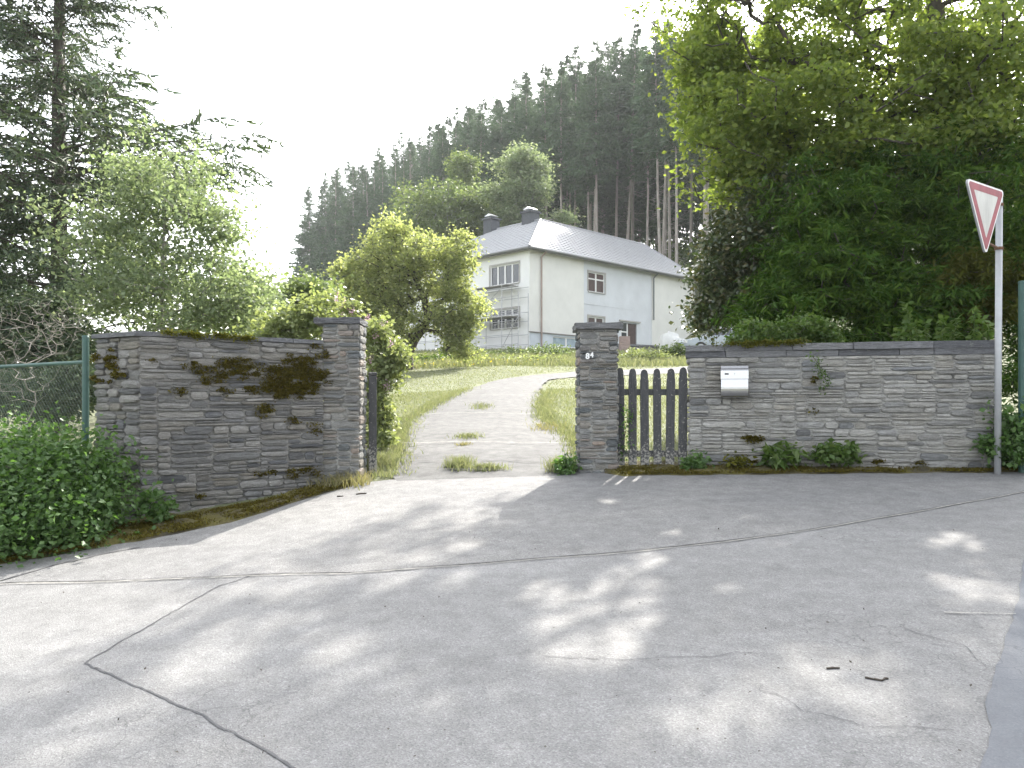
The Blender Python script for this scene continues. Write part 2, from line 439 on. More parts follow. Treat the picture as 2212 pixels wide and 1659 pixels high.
def pworld(o):
    m = o.matrix_basis.copy()
    if o.parent is not None: m = pworld(o.parent) @ o.matrix_parent_inverse @ m
    return m
def link(name, me, parent=None, loc=None):
    """Links a mesh given in world coordinates, as a part of parent if one is named."""
    o = bpy.data.objects.new(name, me)
    C.objects.link(o)
    if parent is not None:
        o.parent = parent; o.matrix_parent_inverse = pworld(parent).inverted()
    if loc is not None: o.location = loc
    return o

# ------------------------------------------------------------------ the land, the road, the drive
EDGE = np.array([(-60, -16), (-30, -5), (-8, 4.4), (-3.97, 6.2), (-3.11, 6.67), (-2.5, 7.13), (-2.13, 7.87), (-1.62, 8.7), (-1.5, 8.78), (1.0, 8.8),
                 (1.18, 8.6), (3.36, 8.36), (4.94, 8.17), (8, 7.8), (30, 5.5), (60, 2)])
def road_edge(x):
    return np.interp(x, EDGE[:, 0], EDGE[:, 1]) + .02 * np.sin(np.asarray(x) * 9.0) + .012 * np.sin(np.asarray(x) * 23.0 + 1)

def px_line(pts): return np.array([ground_at(u, v) for u, v in pts])
drive_l = [tuple(ground_at(u, v)[:2]) for u, v in [(858, 1023), (866, 985), (874, 948), (895, 906), (939, 879), (986, 855), (1046, 828), (1114, 815), (1235, 803)]]
drive_r = [tuple(ground_at(u, v)[:2]) for u, v in [(1246, 1023), (1244, 985), (1226, 948), (1167, 906), (1160, 885), (1164, 862), (1171, 834), (1182, 821), (1240, 815)]]
drive_l = [(drive_l[0][0], 8.72)] + drive_l[1:]; drive_r = [(drive_r[0][0], 8.72)] + drive_r[1:]
drive_l += [(6.5, 29.5), (12, 36), (18, 41)]
drive_r += [(7.2, 26.5), (14, 33.5), (20, 38.5)]
def resample(p, n):
    p = np.asarray(p, float)
    t = np.r_[0, np.cumsum(np.linalg.norm(np.diff(p, axis=0), axis=1))]; t = np.arange(len(p)) / (len(p) - 1)
    s = np.linspace(0, 1, n)
    q = np.stack([np.interp(s, t, p[:, i]) for i in range(2)], 1)
    for _ in range(3): q[1:-1] = (q[:-2] + 2 * q[1:-1] + q[2:]) / 4
    return q
DL, DR = resample(drive_l, 120), resample(drive_r, 120)
DCEN, DHALF = (DL + DR) / 2, np.linalg.norm(DL - DR, axis=1) / 2
def on_drive(x, y, grow=0.0):
    x = np.asarray(x, float).ravel(); y = np.asarray(y, float).ravel()
    out = np.zeros(len(x), bool)
    for i in range(0, len(x), 20000):
        d = np.hypot(x[i:i + 20000, None] - DCEN[None, :, 0], y[i:i + 20000, None] - DCEN[None, :, 1])
        k = d.argmin(1); out[i:i + 20000] = d[np.arange(len(k)), k] < DHALF[k] + grow
    return out

def sheet(name, X, Y, lift, mat, kind='structure', parent=None):
    Z = H(X, Y) + lift
    n, m = X.shape
    i = np.arange(n * m).reshape(n, m)
    F = np.stack((i[:-1, :-1], i[1:, :-1], i[1:, 1:], i[:-1, 1:]), -1).reshape(-1, 4)
    me = np_mesh(name, np.stack((X, Y, Z), -1).reshape(-1, 3), F, mat, True)
    o = link(name, me, parent)
    if kind and parent is None: o['kind'] = kind
    return o

gx = np.unique(np.round(np.concatenate((np.linspace(-700, -200, 8), np.linspace(-200, -40, 33), np.linspace(-40, -10, 41), np.linspace(-10, 10, 91), np.linspace(10, 40, 41), np.linspace(40, 200, 33), np.linspace(200, 700, 8))), 4))
gy = np.unique(np.round(np.concatenate((np.linspace(-150, -40, 6), np.linspace(-40, -4, 19), np.linspace(-4, 28, 145), np.linspace(28, 80, 53), np.linspace(80, 240, 41), np.linspace(240, 1300, 12))), 4))
GX, GY = np.meshgrid(gx, gy, indexing='ij')
under = ((GY < road_edge(GX) - .05) & (np.abs(GX) < 60) & (GY > -16)) | on_drive(GX, GY, -.15).reshape(GX.shape)
GZ = H(GX, GY) - .07 * under
ni, nj = GX.shape
idx = np.arange(ni * nj).reshape(ni, nj)
GF = np.stack((idx[:-1, :-1], idx[1:, :-1], idx[1:, 1:], idx[:-1, 1:]), -1).reshape(-1, 4)
me = np_mesh('ground', np.stack((GX, GY, GZ), -1).reshape(-1, 3), GF, MAT['ground'], True)
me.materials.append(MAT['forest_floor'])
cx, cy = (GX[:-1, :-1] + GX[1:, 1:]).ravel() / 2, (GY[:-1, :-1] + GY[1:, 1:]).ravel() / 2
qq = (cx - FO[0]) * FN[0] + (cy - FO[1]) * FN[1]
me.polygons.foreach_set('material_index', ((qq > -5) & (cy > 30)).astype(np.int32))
tag(link('ground', me), kind='structure')

xs = np.unique(np.concatenate((np.linspace(-60, -8, 40), np.linspace(-8, 8, 161), np.linspace(8, 60, 40))))
ts = np.linspace(0, 1, 70) ** .8
def strip_between(name, xs, lo, hi, lift, mat, parent=None, nt_=70):
    t = np.linspace(0, 1, nt_)
    X = np.repeat(xs[:, None], nt_, 1); Y = lo[:, None] + (hi - lo)[:, None] * t[None]
    return sheet(name, X, Y, lift, mat, parent=parent)
road = strip_between('road', xs, np.minimum(np.full(len(xs), -16.), road_edge(xs) - 4), road_edge(xs), .004, MAT['road'])

joint = px_line([(0, 1262), (300, 1256), (778, 1239), (1109, 1213), (1399, 1190), (1693, 1155), (1843, 1130), (2030, 1097), (2212, 1064)])
jx = np.r_[-6.5, joint[:, 0], 12.0]; jy = np.r_[joint[0, 1] - .35, joint[:, 1], joint[-1, 1] + 2.4]
def joint_y(x): return np.interp(x, jx, jy) + .004 * np.sin(x * 7) + .003 * np.sin(x * 19)
axs = np.linspace(-6.4, 8.0, 240)
a_hi = road_edge(axs) - .02
a_lo = np.minimum(joint_y(axs), a_hi - .02)
apron = strip_between('apron', axs, a_lo, a_hi, .009, MAT['apron'], nt_=30)
tag(apron, kind='structure')

nx = px_line([(2212, 1205), (2200, 1300), (2168, 1400), (2148, 1465), (2128, 1515), (2140, 1570), (2130, 1640), (2118, 1665)])
ys_ = np.linspace(nx[-1, 1] - 3.2, nx[0, 1] + .4, 90)
order = np.argsort(nx[:, 1])
ex = np.interp(ys_, np.r_[nx[-1, 1] - 3.2, nx[order, 1], nx[0, 1] + .4], np.r_[1.2, nx[order, 0], nx[0, 0] + .35]) + .006 * np.sin(ys_ * 17) + .004 * np.sin(ys_ * 41)
t = np.linspace(0, 1, 24)
Yn = np.repeat(ys_[:, None], 24, 1); Xn = ex[:, None] + (9.0 - ex)[:, None] * t[None]
tag(sheet('newer_asphalt', Xn, Yn, .0085, MAT['newer']), kind='structure')


tt = np.linspace(0, 1, 15)[None, :, None]
rng = np.random.default_rng(3)
rag = rng.normal(0, .035, (120, 2))
DLr, DRr = DL + rag * [1, .4], DR + rng.normal(0, .035, (120, 2)) * [1, .4]
DD = DLr[:, None] * (1 - tt) + DRr[:, None] * tt
crown = (.018 * np.sin(tt[..., 0] * math.pi) + rng.normal(0, .004, (120, 15))) * np.clip(np.arange(120) / 8., 0, 1)[:, None]
tag(sheet('driveway', DD[..., 0], DD[..., 1], .01 + crown, MAT['drive']), kind='structure')

def crack(pts_px, width, mat, lift, seed, world_pts=None, wander=.012, parent=road):
    P = np.array(world_pts) if world_pts is not None else px_line(pts_px)[:, :2]
    r = np.random.default_rng(seed)
    seg = []
    for a, b in zip(P[:-1], P[1:]):
        n = max(2, int(np.linalg.norm(b - a) / .04))
        seg.append(a + (b - a) * np.linspace(0, 1, n, endpoint=False)[:, None])
    Q = np.concatenate(seg + [P[-1:]])
    w = np.cumsum(r.normal(0, wander / 2.5, Q.shape), 0); w -= np.linspace(0, 1, len(Q))[:, None] * w[-1]
    Q = Q + np.clip(w, -.06, .06)
    T = np.gradient(Q, axis=0); T /= np.maximum(np.linalg.norm(T, axis=1, keepdims=True), 1e-6)
    N = np.stack((-T[:, 1], T[:, 0]), 1)
    ww = width * (.55 + .9 * r.random(len(Q)))[:, None] / 2
    X = np.stack(((Q - N * ww)[:, 0], (Q + N * ww)[:, 0]), 1); Y = np.stack(((Q - N * ww)[:, 1], (Q + N * ww)[:, 1]), 1)
    return sheet('crack', X, Y, lift, mat, parent=parent)
crack([(640, 1668), (420, 1545), (215, 1452), (180, 1435), (192, 1424), (365, 1325), (470, 1268), (560, 1240)], .01, MAT['tar'], .0075, 1)
crack(None, .006, MAT['tar'], .0135, 2, np.stack((axs[::4], a_lo[::4]), 1), .003)
crack(None, .011, MAT['pale_joint'], .0130, 3, np.stack((axs[::4], a_lo[::4] - .02), 1), .003)
crack([(0, 1258), (120, 1225), (230, 1198), (300, 1186)], .02, MAT['tar'], .0135, 4)
crack([(1170, 1418), (1290, 1430), (1500, 1425), (1630, 1412)], .0035, MAT['tar'], .0075, 5, wander=.03)
crack([(1640, 1490), (1760, 1555), (1900, 1585), (2060, 1580)], .003, MAT['tar'], .0075, 6, wander=.04)
crack([(1950, 1360), (2070, 1400), (2130, 1440)], .0035, MAT['tar'], .0075, 7, wander=.03)
crack([(2040, 1327), (2195, 1331)], .008, MAT['pale_joint'], .0132, 8, wander=.002)
crack([(862, 1024), (1000, 1025), (1235, 1024)], .008, MAT['tar'], .06, 9, wander=.008)
for k, (vv, ua, ub) in enumerate([(1003, 866, 1236), (965, 872, 1228), (932, 884, 1210), (900, 905, 1160), (868, 962, 1160)]):
    P = px_line([(ua, vv), ((ua + ub) / 2, vv - 3), (ub, vv)])[:, :2]
    crack(None, .016, MAT['pale_joint'] if k % 2 else MAT['tar'], .05, 20 + k, P, .02, parent=bpy.data.objects['driveway'])

# mossy strips between asphalt and walls
def verge(name, xs, depth_fn, label_seed):
    hi = road_edge(xs) + depth_fn(xs); lo = road_edge(xs) - .03
    r = np.random.default_rng(label_seed)
    t = np.linspace(0, 1, 26)
    X = np.repeat(xs[:, None], 26, 1); Y = lo[:, None] + (hi - lo)[:, None] * t[None]
    lift = .004 + .045 * np.clip(t * 6, 0, 1)[None] * (.55 + .45 * wob(X * 3, Y * 3, 3.1)) + r.normal(0, .006, X.shape)
    o = sheet(name, X, Y, lift, MAT['verge']); o['kind'] = 'structure'
    return o
verge('verge', np.linspace(-9, -1.6, 170), lambda x: .95 + .25 * np.sin(x), 1)
verge('verge', np.linspace(1.02, 9, 170), lambda x: np.where(x < 1.9, .75, .55), 2)

# ------------------------------------------------------------------ dry-laid slate walls and pillars
def stone_variant(seed):
    r = random.Random(seed)
    n = 10
    pts = []
    for i in range(n):
        a = 2 * math.pi * (i + .5) / n + r.uniform(-.12, .12)
        c, s = math.cos(a), math.sin(a)
        k = .5 / max(abs(c), abs(s)) * r.uniform(.93, 1.0)
        pts.append((max(-.5, min(.5, c * k)), max(-.5, min(.5, s * k))))
    v = [(x, .5, z) for x, z in pts] + [(x, -.36, z) for x, z in pts]
    v += [(x * .965, -.5 + r.uniform(0, .1), z * .88) for x, z in pts] + [(r.uniform(-.1, .1), -.5 - r.uniform(-.02, .06), r.uniform(-.1, .1))]
    f = []
    for i in range(n):
        j = (i + 1) % n
        f += [(i, j, n + j, n + i), (n + i, n + j, 2 * n + j, 2 * n + i), (2 * n + i, 2 * n + j, 3 * n)]
    me = bpy.data.meshes.new('stone'); me.from_pydata(v, [], f); me.update()
    bm = bmesh.new(); bm.from_mesh(me); bmesh.ops.recalc_face_normals(bm, faces=bm.faces); bm.to_mesh(me); bm.free()
    return me
def variants(mat, n=12, s0=0):
    out = []
    for i in range(n):
        me = stone_variant(100 + s0 + i); me.materials.append(mat); out.append(me)
    return out
VAR = {k: variants(MAT[k], 12, i * 50) for i, k in enumerate(('stone_left', 'stone_right', 'stone_pillar'))}

def pack(L, vb, vt, rng, hs, wmin, wmax, du=.02):
    n = max(2, int(round(L / du))); du = L / n
    base = np.array([round(vb((i + .5) * du) / .03) * .03 for i in range(n)]); h = base.copy()
    top = np.array([vt((i + .5) * du) for i in range(n)])
    out = []
    for _ in range(4000):
        room = top - h
        if room.max() < .015: break
        i = int(np.argmin(np.where(room >= .015, h, 1e9)))
        j = i
        while j + 1 < n and abs(h[j + 1] - h[i]) < .006 and room[j + 1] >= .015: j += 1
        seg = (j - i + 1) * du
        w = rng.uniform(wmin, wmax) if rng.random() < .75 else rng.uniform(wmin, wmin * 2)
        if seg - w < wmin * .7: w = seg if seg < wmax * 1.25 else seg / 2
        k = max(1, int(round(w / du)))
        k = min(k, j - i + 1)
        hh = hs[rng.integers(len(hs))]
        w = k * du
        if w < .08: hh = min(hh, .05)
        r = room[i:i + k].min()
        if r - hh < .025: hh = r
        # even out with a neighbour's height now and then, so that courses line up
        if i > 0 and h[i - 1] - h[i] > .02 and h[i - 1] - h[i] < .12 and rng.random() < .55: hh = min(r, h[i - 1] - h[i])
        out.append((i * du, (i + k) * du, h[i], h[i] + hh))
        h[i:i + k] = h[i] + hh
    return out

def face_stones(root, mats, P0, P1, vb, vt, rng, hs=(.03, .04, .05, .05, .06, .07, .09), wmin=.1, wmax=.42, gap=.008, proud=(.002, .03), depth=.1, keep=None):
    P0, P1 = np.array(P0, float), np.array(P1, float)
    d = P1 - P0; Lw = np.linalg.norm(d); d /= Lw
    nrm = np.array((d[1], -d[0])); ang = math.atan2(d[1], d[0])
    res = []
    for u0, u1, v0, v1 in pack(Lw, vb, vt, rng, hs, wmin, wmax):
        w, h = u1 - u0 - gap * rng.uniform(.6, 1.5), v1 - v0 - gap * rng.uniform(.5, 1.3)
        if w < .02 or h < .008: continue
        pr = rng.uniform(*proud)
        c = P0 + d * (u0 + u1) / 2 + nrm * (pr - depth / 2)
        res.append((w * h, (c[0], c[1], (v0 + v1) / 2), ang, (w, depth, h), rng.integers(len(mats)), rng.normal(0, .012)))
    return res

def place_stones(root, mats, res, rng, limit=300):
    res.sort(key=lambda s: -s[0])
    for k, (_, c, ang, sc, vi, tilt) in enumerate(res[:limit]):
        o = bpy.data.objects.new('stone', mats[vi]); C.objects.link(o)
        o.parent = root; o.matrix_parent_inverse = pworld(root).inverted()
        o.location = c; o.rotation_euler = (rng.normal(0, .01), tilt, ang + rng.normal(0, .015)); o.scale = sc
    rest = res[limit:]
    if rest:
        b = MB()
        for (_, c, ang, sc, vi, tilt) in rest:
            me = mats[vi]; ca, sa = math.cos(ang), math.sin(ang)
            vs = []
            for v in me.vertices:
                x, y, z = v.co.x * sc[0], v.co.y * sc[1], v.co.z * sc[2]
                vs.append((c[0] + ca * x - sa * y, c[1] + sa * x + ca * y, c[2] + z))
            b.add(vs, [list(p.vertices) for p in me.polygons])
        o = link('small_stones', b.mesh('small_stones', mats[0].materials[0]), root); o['kind'] = 'stuff'

def core(root, pts, z0, z1, mat, name='mortar_core'):
    """Upright prism over a plan polygon."""
    n = len(pts)
    v = [(*p, z0) for p in pts] + [(*p, z1) for p in pts]
    b = MB(); b.add(v, [tuple(range(n))[::-1], tuple(range(n, 2 * n))] + [(i, (i + 1) % n, n + (i + 1) % n, n + i) for i in range(n)])
    return b.build(name, mat, root)

def coping(root, P0, P1, z, thick, over, depth, rng, lens=(.35, .8), mat=None, name='coping_stone', end=0.04):
    P0, P1 = np.array(P0, float), np.array(P1, float)
    d = P1 - P0; Lw = np.linalg.norm(d); d /= Lw; nrm = np.array((d[1], -d[0]))
    u = -end
    while u < Lw + end - .02:
        w = rng.uniform(*lens)
        if Lw + end - (u + w) < .25: w = Lw + end - u
        b = MB()
        o3 = np.r_[P0 + d * u, z]
        dz = rng.normal(0, .003)
        x0, x1, y0, y1 = .003, w - .004, -depth, over + rng.normal(0, .008)
        nseg = 5
        top, bot = [], []
        prof = [(x0 + (x1 - x0) * i / nseg, y1 + rng.normal(0, .006)) for i in range(nseg + 1)]
        poly = [(x0, y0)] + prof + [(x1, y0)]
        vs = []
        for zz in (0, thick + dz):
            for (px, py) in poly:
                p = P0 + d * (u + px) + nrm * (py - (0.004 if zz else 0)); vs.append((p[0], p[1], z + zz + rng.normal(0, .0015)))
        m = len(poly)
        b.add(vs, [tuple(range(m))[::-1], tuple(range(m, 2 * m))] + [(i, (i + 1) % m, m + (i + 1) % m, m + i) for i in range(m)])
        b.build(name, mat or MAT['coping'], root)
        u += w

def moss_on(root, P0, P1, patches, seed, size=.022, mat=None, name='moss'):
    """Moss cushions on a wall face: patches are (u, z, half width, half height, tufts)."""
    P0, P1 = np.array(P0, float), np.array(P1, float)
    d = P1 - P0; d /= np.linalg.norm(d); nrm = np.array((d[1], -d[0]))
    r = np.random.default_rng(seed); V = []
    for (u, z, ru, rz, n) in patches:
        k = max(1, n // 95)
        cu, cz = r.normal(u, ru * .75, k), r.normal(z, rz * .65, k)
        for a, b in zip(cu, cz):
            m = int(r.uniform(30, 90)); e = r.uniform(.4, 1.2)
            uu, zz = r.normal(a, .042 * e, m), r.normal(b, .016 * e, m)
            bulge = .03 * np.exp(-((uu - a) / (.06 * e)) ** 2 - ((zz - b) / (.03 * e)) ** 2)
            V.append(np.stack((P0[0] + d[0] * uu + nrm[0] * (.022 + bulge * .35), P0[1] + d[1] * uu + nrm[1] * (.022 + bulge * .35), zz), 1))
    P = np.concatenate(V); n = len(P)
    a = r.normal(0, 1, (n, 3)) * [1, 1, .6]; a[:, :2] += nrm * .9; a /= np.linalg.norm(a, axis=1, keepdims=True)
    b = np.cross(a, r.normal(0, 1, (n, 3))); b /= np.linalg.norm(b, axis=1, keepdims=True)
    s = size * r.uniform(.6, 1.4, (n, 1))
    vv = np.stack((P - b * s * .45, P + b * s * .45, P + a * s), 1).reshape(-1, 3)
    o = link(name, np_mesh(name, vv, np.arange(3 * n).reshape(-1, 3), mat or MAT['moss']), root); o['kind'] = 'stuff'
    return o

rng = np.random.default_rng(11)
# left wall with its angled return
A, B, R = (-3.53, 7.56), (-2.05, 8.70), (-4.16, 7.97)
LT = 2.215
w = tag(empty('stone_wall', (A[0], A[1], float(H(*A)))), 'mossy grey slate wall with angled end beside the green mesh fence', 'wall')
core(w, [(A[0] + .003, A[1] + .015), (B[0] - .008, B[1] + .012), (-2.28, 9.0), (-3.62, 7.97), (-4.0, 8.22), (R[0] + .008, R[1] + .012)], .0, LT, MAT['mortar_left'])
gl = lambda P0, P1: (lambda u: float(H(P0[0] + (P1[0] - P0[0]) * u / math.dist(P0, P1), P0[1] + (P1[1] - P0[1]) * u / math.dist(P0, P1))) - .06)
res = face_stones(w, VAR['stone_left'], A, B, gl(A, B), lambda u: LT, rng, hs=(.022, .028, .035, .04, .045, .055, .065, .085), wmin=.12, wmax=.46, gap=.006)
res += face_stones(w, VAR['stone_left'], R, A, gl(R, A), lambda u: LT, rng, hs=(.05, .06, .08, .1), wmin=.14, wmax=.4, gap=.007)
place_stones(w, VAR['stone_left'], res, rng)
coping(w, A, (-2.09, 8.67), LT + .002, .045, .035, .4, rng)
coping(w, R, A, LT + .003, .045, .03, .3, rng, end=.0)
LAB = math.dist(A, B)
moss_on(w, A, B, [(.62, 1.93, .2, .04, 900), (.95, 1.9, .2, .1, 2600), (1.25, 1.83, .16, .12, 2200), (1.55, 1.86, .2, .15, 5200), (1.7, 1.98, .15, .1, 2600), (1.12, 1.72, .2, .03, 700),
               (1.38, 1.7, .15, .08, 1600), (1.68, 1.72, .1, .05, 900), (1.2, 1.5, .03, .14, 700), (.3, 1.68, .05, .03, 160), (1.45, 1.38, .12, .03, 240), (1.7, 1.3, .1, .05, 240), (.6, .68, .05, .02, 120), (1.5, .84, .3, .05, 700), (.45, 2.0, .3, .1, 300)], 5)
moss_on(w, R, A, [(.25, 2.0, .1, .1, 700), (.4, 1.9, .08, .1, 500), (.15, 1.8, .15, .05, 400)], 6)
moss_on(w, (A[0], A[1] - .02), (B[0], B[1] - .02), [(.45, LT + .04, .25, .012, 700), (.75, LT + .035, .15, .012, 700), (1.05, LT + .03, .12, .01, 500)], 7, mat=MAT['moss_green'])

# right wall with its short return
P, Q, QR = (1.995, 9.0), (5.0, 8.26), (5.3, 9.0)
RT = 2.085
w = tag(empty('stone_wall', (P[0], P[1], float(H(*P)))), 'long grey slate wall with two-course coping and steel letterbox', 'wall')
core(w, [(P[0] + .012, P[1] + .012), (Q[0] - .012, Q[1] + .012), (QR[0] - .012, QR[1]), (4.95, 9.1), (4.8, 8.7), (2.08, 9.36)], .2, RT, MAT['mortar_right'])
PE = (2.085, 9.36)
res = face_stones(w, VAR['stone_right'], P, Q, gl(P, Q), lambda u: RT, rng, hs=(.022, .026, .032, .038, .044, .052, .06, .08), wmin=.12, wmax=.5, gap=.008)
res += face_stones(w, VAR['stone_right'], PE, P, gl(PE, P), lambda u: RT, rng, hs=(.05, .07, .09), wmin=.14, wmax=.3, gap=.008)
res += face_stones(w, VAR['stone_right'], Q, QR, gl(Q, QR), lambda u: RT, rng, hs=(.05, .07, .09), wmin=.14, wmax=.35, gap=.008)
place_stones(w, VAR['stone_right'], res, rng)
coping(w, P, Q, RT + .002, .066, .012, .36, rng, (.3, .7))
coping(w, P, Q, RT + .071, .07, .03, .36, rng, (.35, .85))
coping(w, Q, QR, RT + .003, .066, .01, .25, rng, (.3, .6), end=0)
coping(w, Q, QR, RT + .072, .066, .02, .25, rng, (.3, .6), end=0)
moss_on(w, P, Q, [(.72, 1.17, .05, .035, 900), (1.35, 1.83, .05, .02, 200), (1.3, 1.5, .04, .02, 140), (.8, .93, .3, .03, 300), (2.2, .95, .6, .02, 300)], 8)
moss_on(w, (P[0] + .02, P[1] - .03), (Q[0] + .02, Q[1] - .03), [(.55, RT + .15, .25, .008, 900), (.95, RT + .15, .15, .008, 900), (.75, RT + .145, .1, .01, 500)], 9, mat=MAT['moss_green'])

def pillar(label, x0, x1, y0, y1, top, zb, cap, capz, seed):
    r = np.random.default_rng(seed)
    w = tag(empty('stone_pillar', ((x0 + x1) / 2, (y0 + y1) / 2, zb)), label, 'gate pillar')
    i = .012
    core(w, [(x0 + i, y0 + i), (x1 - i, y0 + i), (x1 - i, y1), (x0 + i, y1)], zb - .4, top, MAT['mortar_right'])
    hs = (.025, .03, .04, .045, .055, .065, .085)
    vb, vt = (lambda u: zb - .06), (lambda u: top)
    res = face_stones(w, VAR['stone_pillar'], (x0, y0), (x1, y0), vb, vt, r, hs, .1, .3, .009)
    place_stones(w, VAR['stone_pillar'], res, r, 200)
    for a, b in (((x1, y0), (x1, y1)), ((x0, y1), (x0, y0))):
        res = face_stones(w, VAR['stone_pillar'], a, b, vb, vt, r, (.06, .08, .1), .14, .3, .009, proud=(.004, .018))
        place_stones(w, VAR['stone_pillar'], res, r, 90)
    b = MB(); l, rr, f, bk = cap
    pts = [(x0 - l, y0 - f), (x1 + rr, y0 - f), (x1 + rr, y1 + bk), (x0 - l, y1 + bk)]
    bb = bmesh.new()
    v = [bb.verts.new((px, py, top + .003)) for px, py in pts] + [bb.verts.new((px, py, top + capz)) for px, py in pts]
    for q in ((3, 2, 1, 0), (4, 5, 6, 7), (0, 1, 5, 4), (1, 2, 6, 5), (2, 3, 7, 6), (3, 0, 4, 7)): bb.faces.new([v[k] for k in q])
    bmesh.ops.subdivide_edges(bb, edges=bb.edges, cuts=5, use_grid_fill=True)
    for vv in bb.verts: vv.co += Vector(r.normal(0, .0035, 3))
    me = bpy.data.meshes.new('cap_slab'); bb.to_mesh(me); bb.free(); me.materials.append(MAT['coping'])
    link('cap_slab', me, w)
    return w
pl = pillar('slate gate pillar at the inner end of the mossy wall', -2.07, -1.665, 8.72, 9.12, 2.44, .72, (.09, .01, .03, .04), .07, 21)
pr = pillar('freestanding slate gate pillar with white house number', .745, 1.175, 8.85, 9.3, 2.395, .8, (.04, .05, .05, .04), .07, 22)
def text(name, s, size, loc, parent, mat, rotz=0.0, ext=.004):
    c = bpy.data.curves.new(name, 'FONT'); c.body = s; c.size = size; c.extrude = ext; c.offset = .003
    c.materials.append(mat)
    o = link(name, c, parent); o.location = loc; o.rotation_euler = (math.radians(90), 0, rotz)
    return o
text('digit', '8', .088, (.812, 8.81, 2.065), pr, MAT['number'])
text('digit', '4', .075, (.862, 8.81, 2.083), pr, MAT['number'])

# ------------------------------------------------------------------ picket gates
def picket_mat():
    m, nt, b = new_mat('weathered_picket')
    v = coords(nt, (3, 3, .5)); n = noise(nt, v, 12, 6, .7)
    c = ramp(nt, n, [(.3, (.038, .039, .042)), (.7, (.075, .076, .078))])
    flk = noise(nt, coords(nt), 38, 6, .75)
    sep = nt.nodes.new('ShaderNodeSeparateXYZ'); g = nt.nodes.new('ShaderNodeNewGeometry'); nt.links.new(g.outputs['Position'], sep.inputs[0])
    zr = nt.nodes.new('ShaderNodeMapRange'); zr.inputs['From Min'].default_value = .92; zr.inputs['From Max'].default_value = 1.22
    zr.inputs['To Min'].default_value = .14; zr.inputs['To Max'].default_value = 0.0
    nt.links.new(sep.outputs['Z'], zr.inputs['Value'])
    ad = nt.nodes.new('ShaderNodeMath'); ad.operation = 'ADD'; nt.links.new(flk, ad.inputs[0]); nt.links.new(zr.outputs[0], ad.inputs[1])
    k = ramp(nt, ad.outputs[0], [(.6, 0), (.66, 1)])
    c = mix(nt, k, c, (.3, .29, .26))
    nt.links.new(c, b.inputs['Base Color']); b.inputs['Roughness'].default_value = .8
    bump(nt, b, n, .01)
    return m
MAT['picket'] = picket_mat()
def picket_poly(w, h):
    p = [(-w / 2, 0), (w / 2, 0), (w / 2, h - .125), (w * .43, h - .11), (w * .43, h - .06)]
    for i in range(7):
        a = math.pi * i / 6
        p.append((w * .4 * math.cos(a), h - .045 + .045 * math.sin(a)))
    p += [(-w * .43, h - .06), (-w * .43, h - .11), (-w / 2, h - .125)]
    return p
def gate(label, org, ang, xs, h, zb, seed, post_at=None):
    r = random.Random(seed)
    ax = np.array((math.cos(ang), math.sin(ang), 0)); ay = np.array((-math.sin(ang), math.cos(ang), 0)); az = np.array((0, 0, 1.))
    g = tag(empty('picket_gate', (*org, zb)), label, 'gate')
    o3 = np.array((*org, zb))
    for i, x in enumerate(xs):
        b = MB(); wd = .094 + r.uniform(-.004, .006)
        tl = r.uniform(-.012, .012)
        axx = ax * math.cos(tl) + az * math.sin(tl); azz = az * math.cos(tl) - ax * math.sin(tl)
        b.prism(picket_poly(wd, h + r.uniform(-.015, .015)), o3 + ax * x, axx, ay, azz, -.012, .012)
        b.build('picket', MAT['picket'], g, bevel=.003)
    for z in (.13, h - .27):
        b = MB(); b.obox(o3, ax, ay, az, (xs[0] - .03, .014, z - .035), (xs[-1] + .03, .05, z + .035)); b.build('rail', MAT['picket'], g)
    if post_at is not None:
        b = MB(); b.obox(np.array((*post_at, zb)), ax, ay, az, (-.045, -.045, -.15), (.045, .045, h - .04)); pp = b.build('gate_post', MAT['picket'], g, bevel=.006)
        b = MB(); b.obox(np.array((*post_at, zb)), ax, ay, az, (-.05, -.05, h - .038), (.05, .05, h)); b.build('post_cap', MAT['picket'], pp, bevel=.012)
    return g
gx_ = [(u - 1106) / F_PX * 9.07 for u in (1341, 1366.5, 1393, 1420.5, 1447, 1474.5)]
gate('dark picket gate with rounded heads between the pillar and the long wall', (0, 9.07), 0, gx_, 1.1, .87, 1)
gate('dark picket gate leaf swung open, seen edge-on beside the mossy wall', (-1.62, 9.22), math.radians(100.5), [.1, .24, .38, .52, .66, .8, .94], 1.1, .83, 2, post_at=(-1.605, 9.2))

# ------------------------------------------------------------------ letterbox
t_ = .1585
mp = np.array(P) + (np.array(Q) - np.array(P)) * t_
dw = (np.array(Q) - np.array(P)); dw /= np.linalg.norm(dw); nw = np.array((dw[1], -dw[0]))
ax, ay, az = np.r_[dw, 0], np.r_[nw, 0], np.array((0, 0, 1.))
mo = np.r_[mp + nw * .035, 1.632]
mb = tag(empty('letterbox', mo), 'stainless steel letterbox with curved front fixed to slate wall', 'letterbox')
def side_prism(b, prof, x0, x1):
    n = len(prof)
    vs = [mo + ax * x0 + ay * p[0] + az * p[1] for p in prof] + [mo + ax * x1 + ay * p[0] + az * p[1] for p in prof]
    return b.add(vs, [tuple(range(n)), tuple(range(2 * n - 1, n - 1, -1))] + [(i, n + i, n + (i + 1) % n, (i + 1) % n) for i in range(n)])
low = [(0, 0), (.075, 0)] + [(.075 + .055 * math.sin(a) ** .8, .21 * (1 - math.cos(a)) / 2 * 1.0 + .0) for a in np.linspace(.25, math.pi * .62, 9)] + [(.118, .205), (0, .205)]
side_prism(MB(), low, -.143, .143).build('body', MAT['steel'], mb, bevel=.003) if False else None
b = MB(); side_prism(b, low, -.143, .143); b.build('body', MAT['steel'], mb)
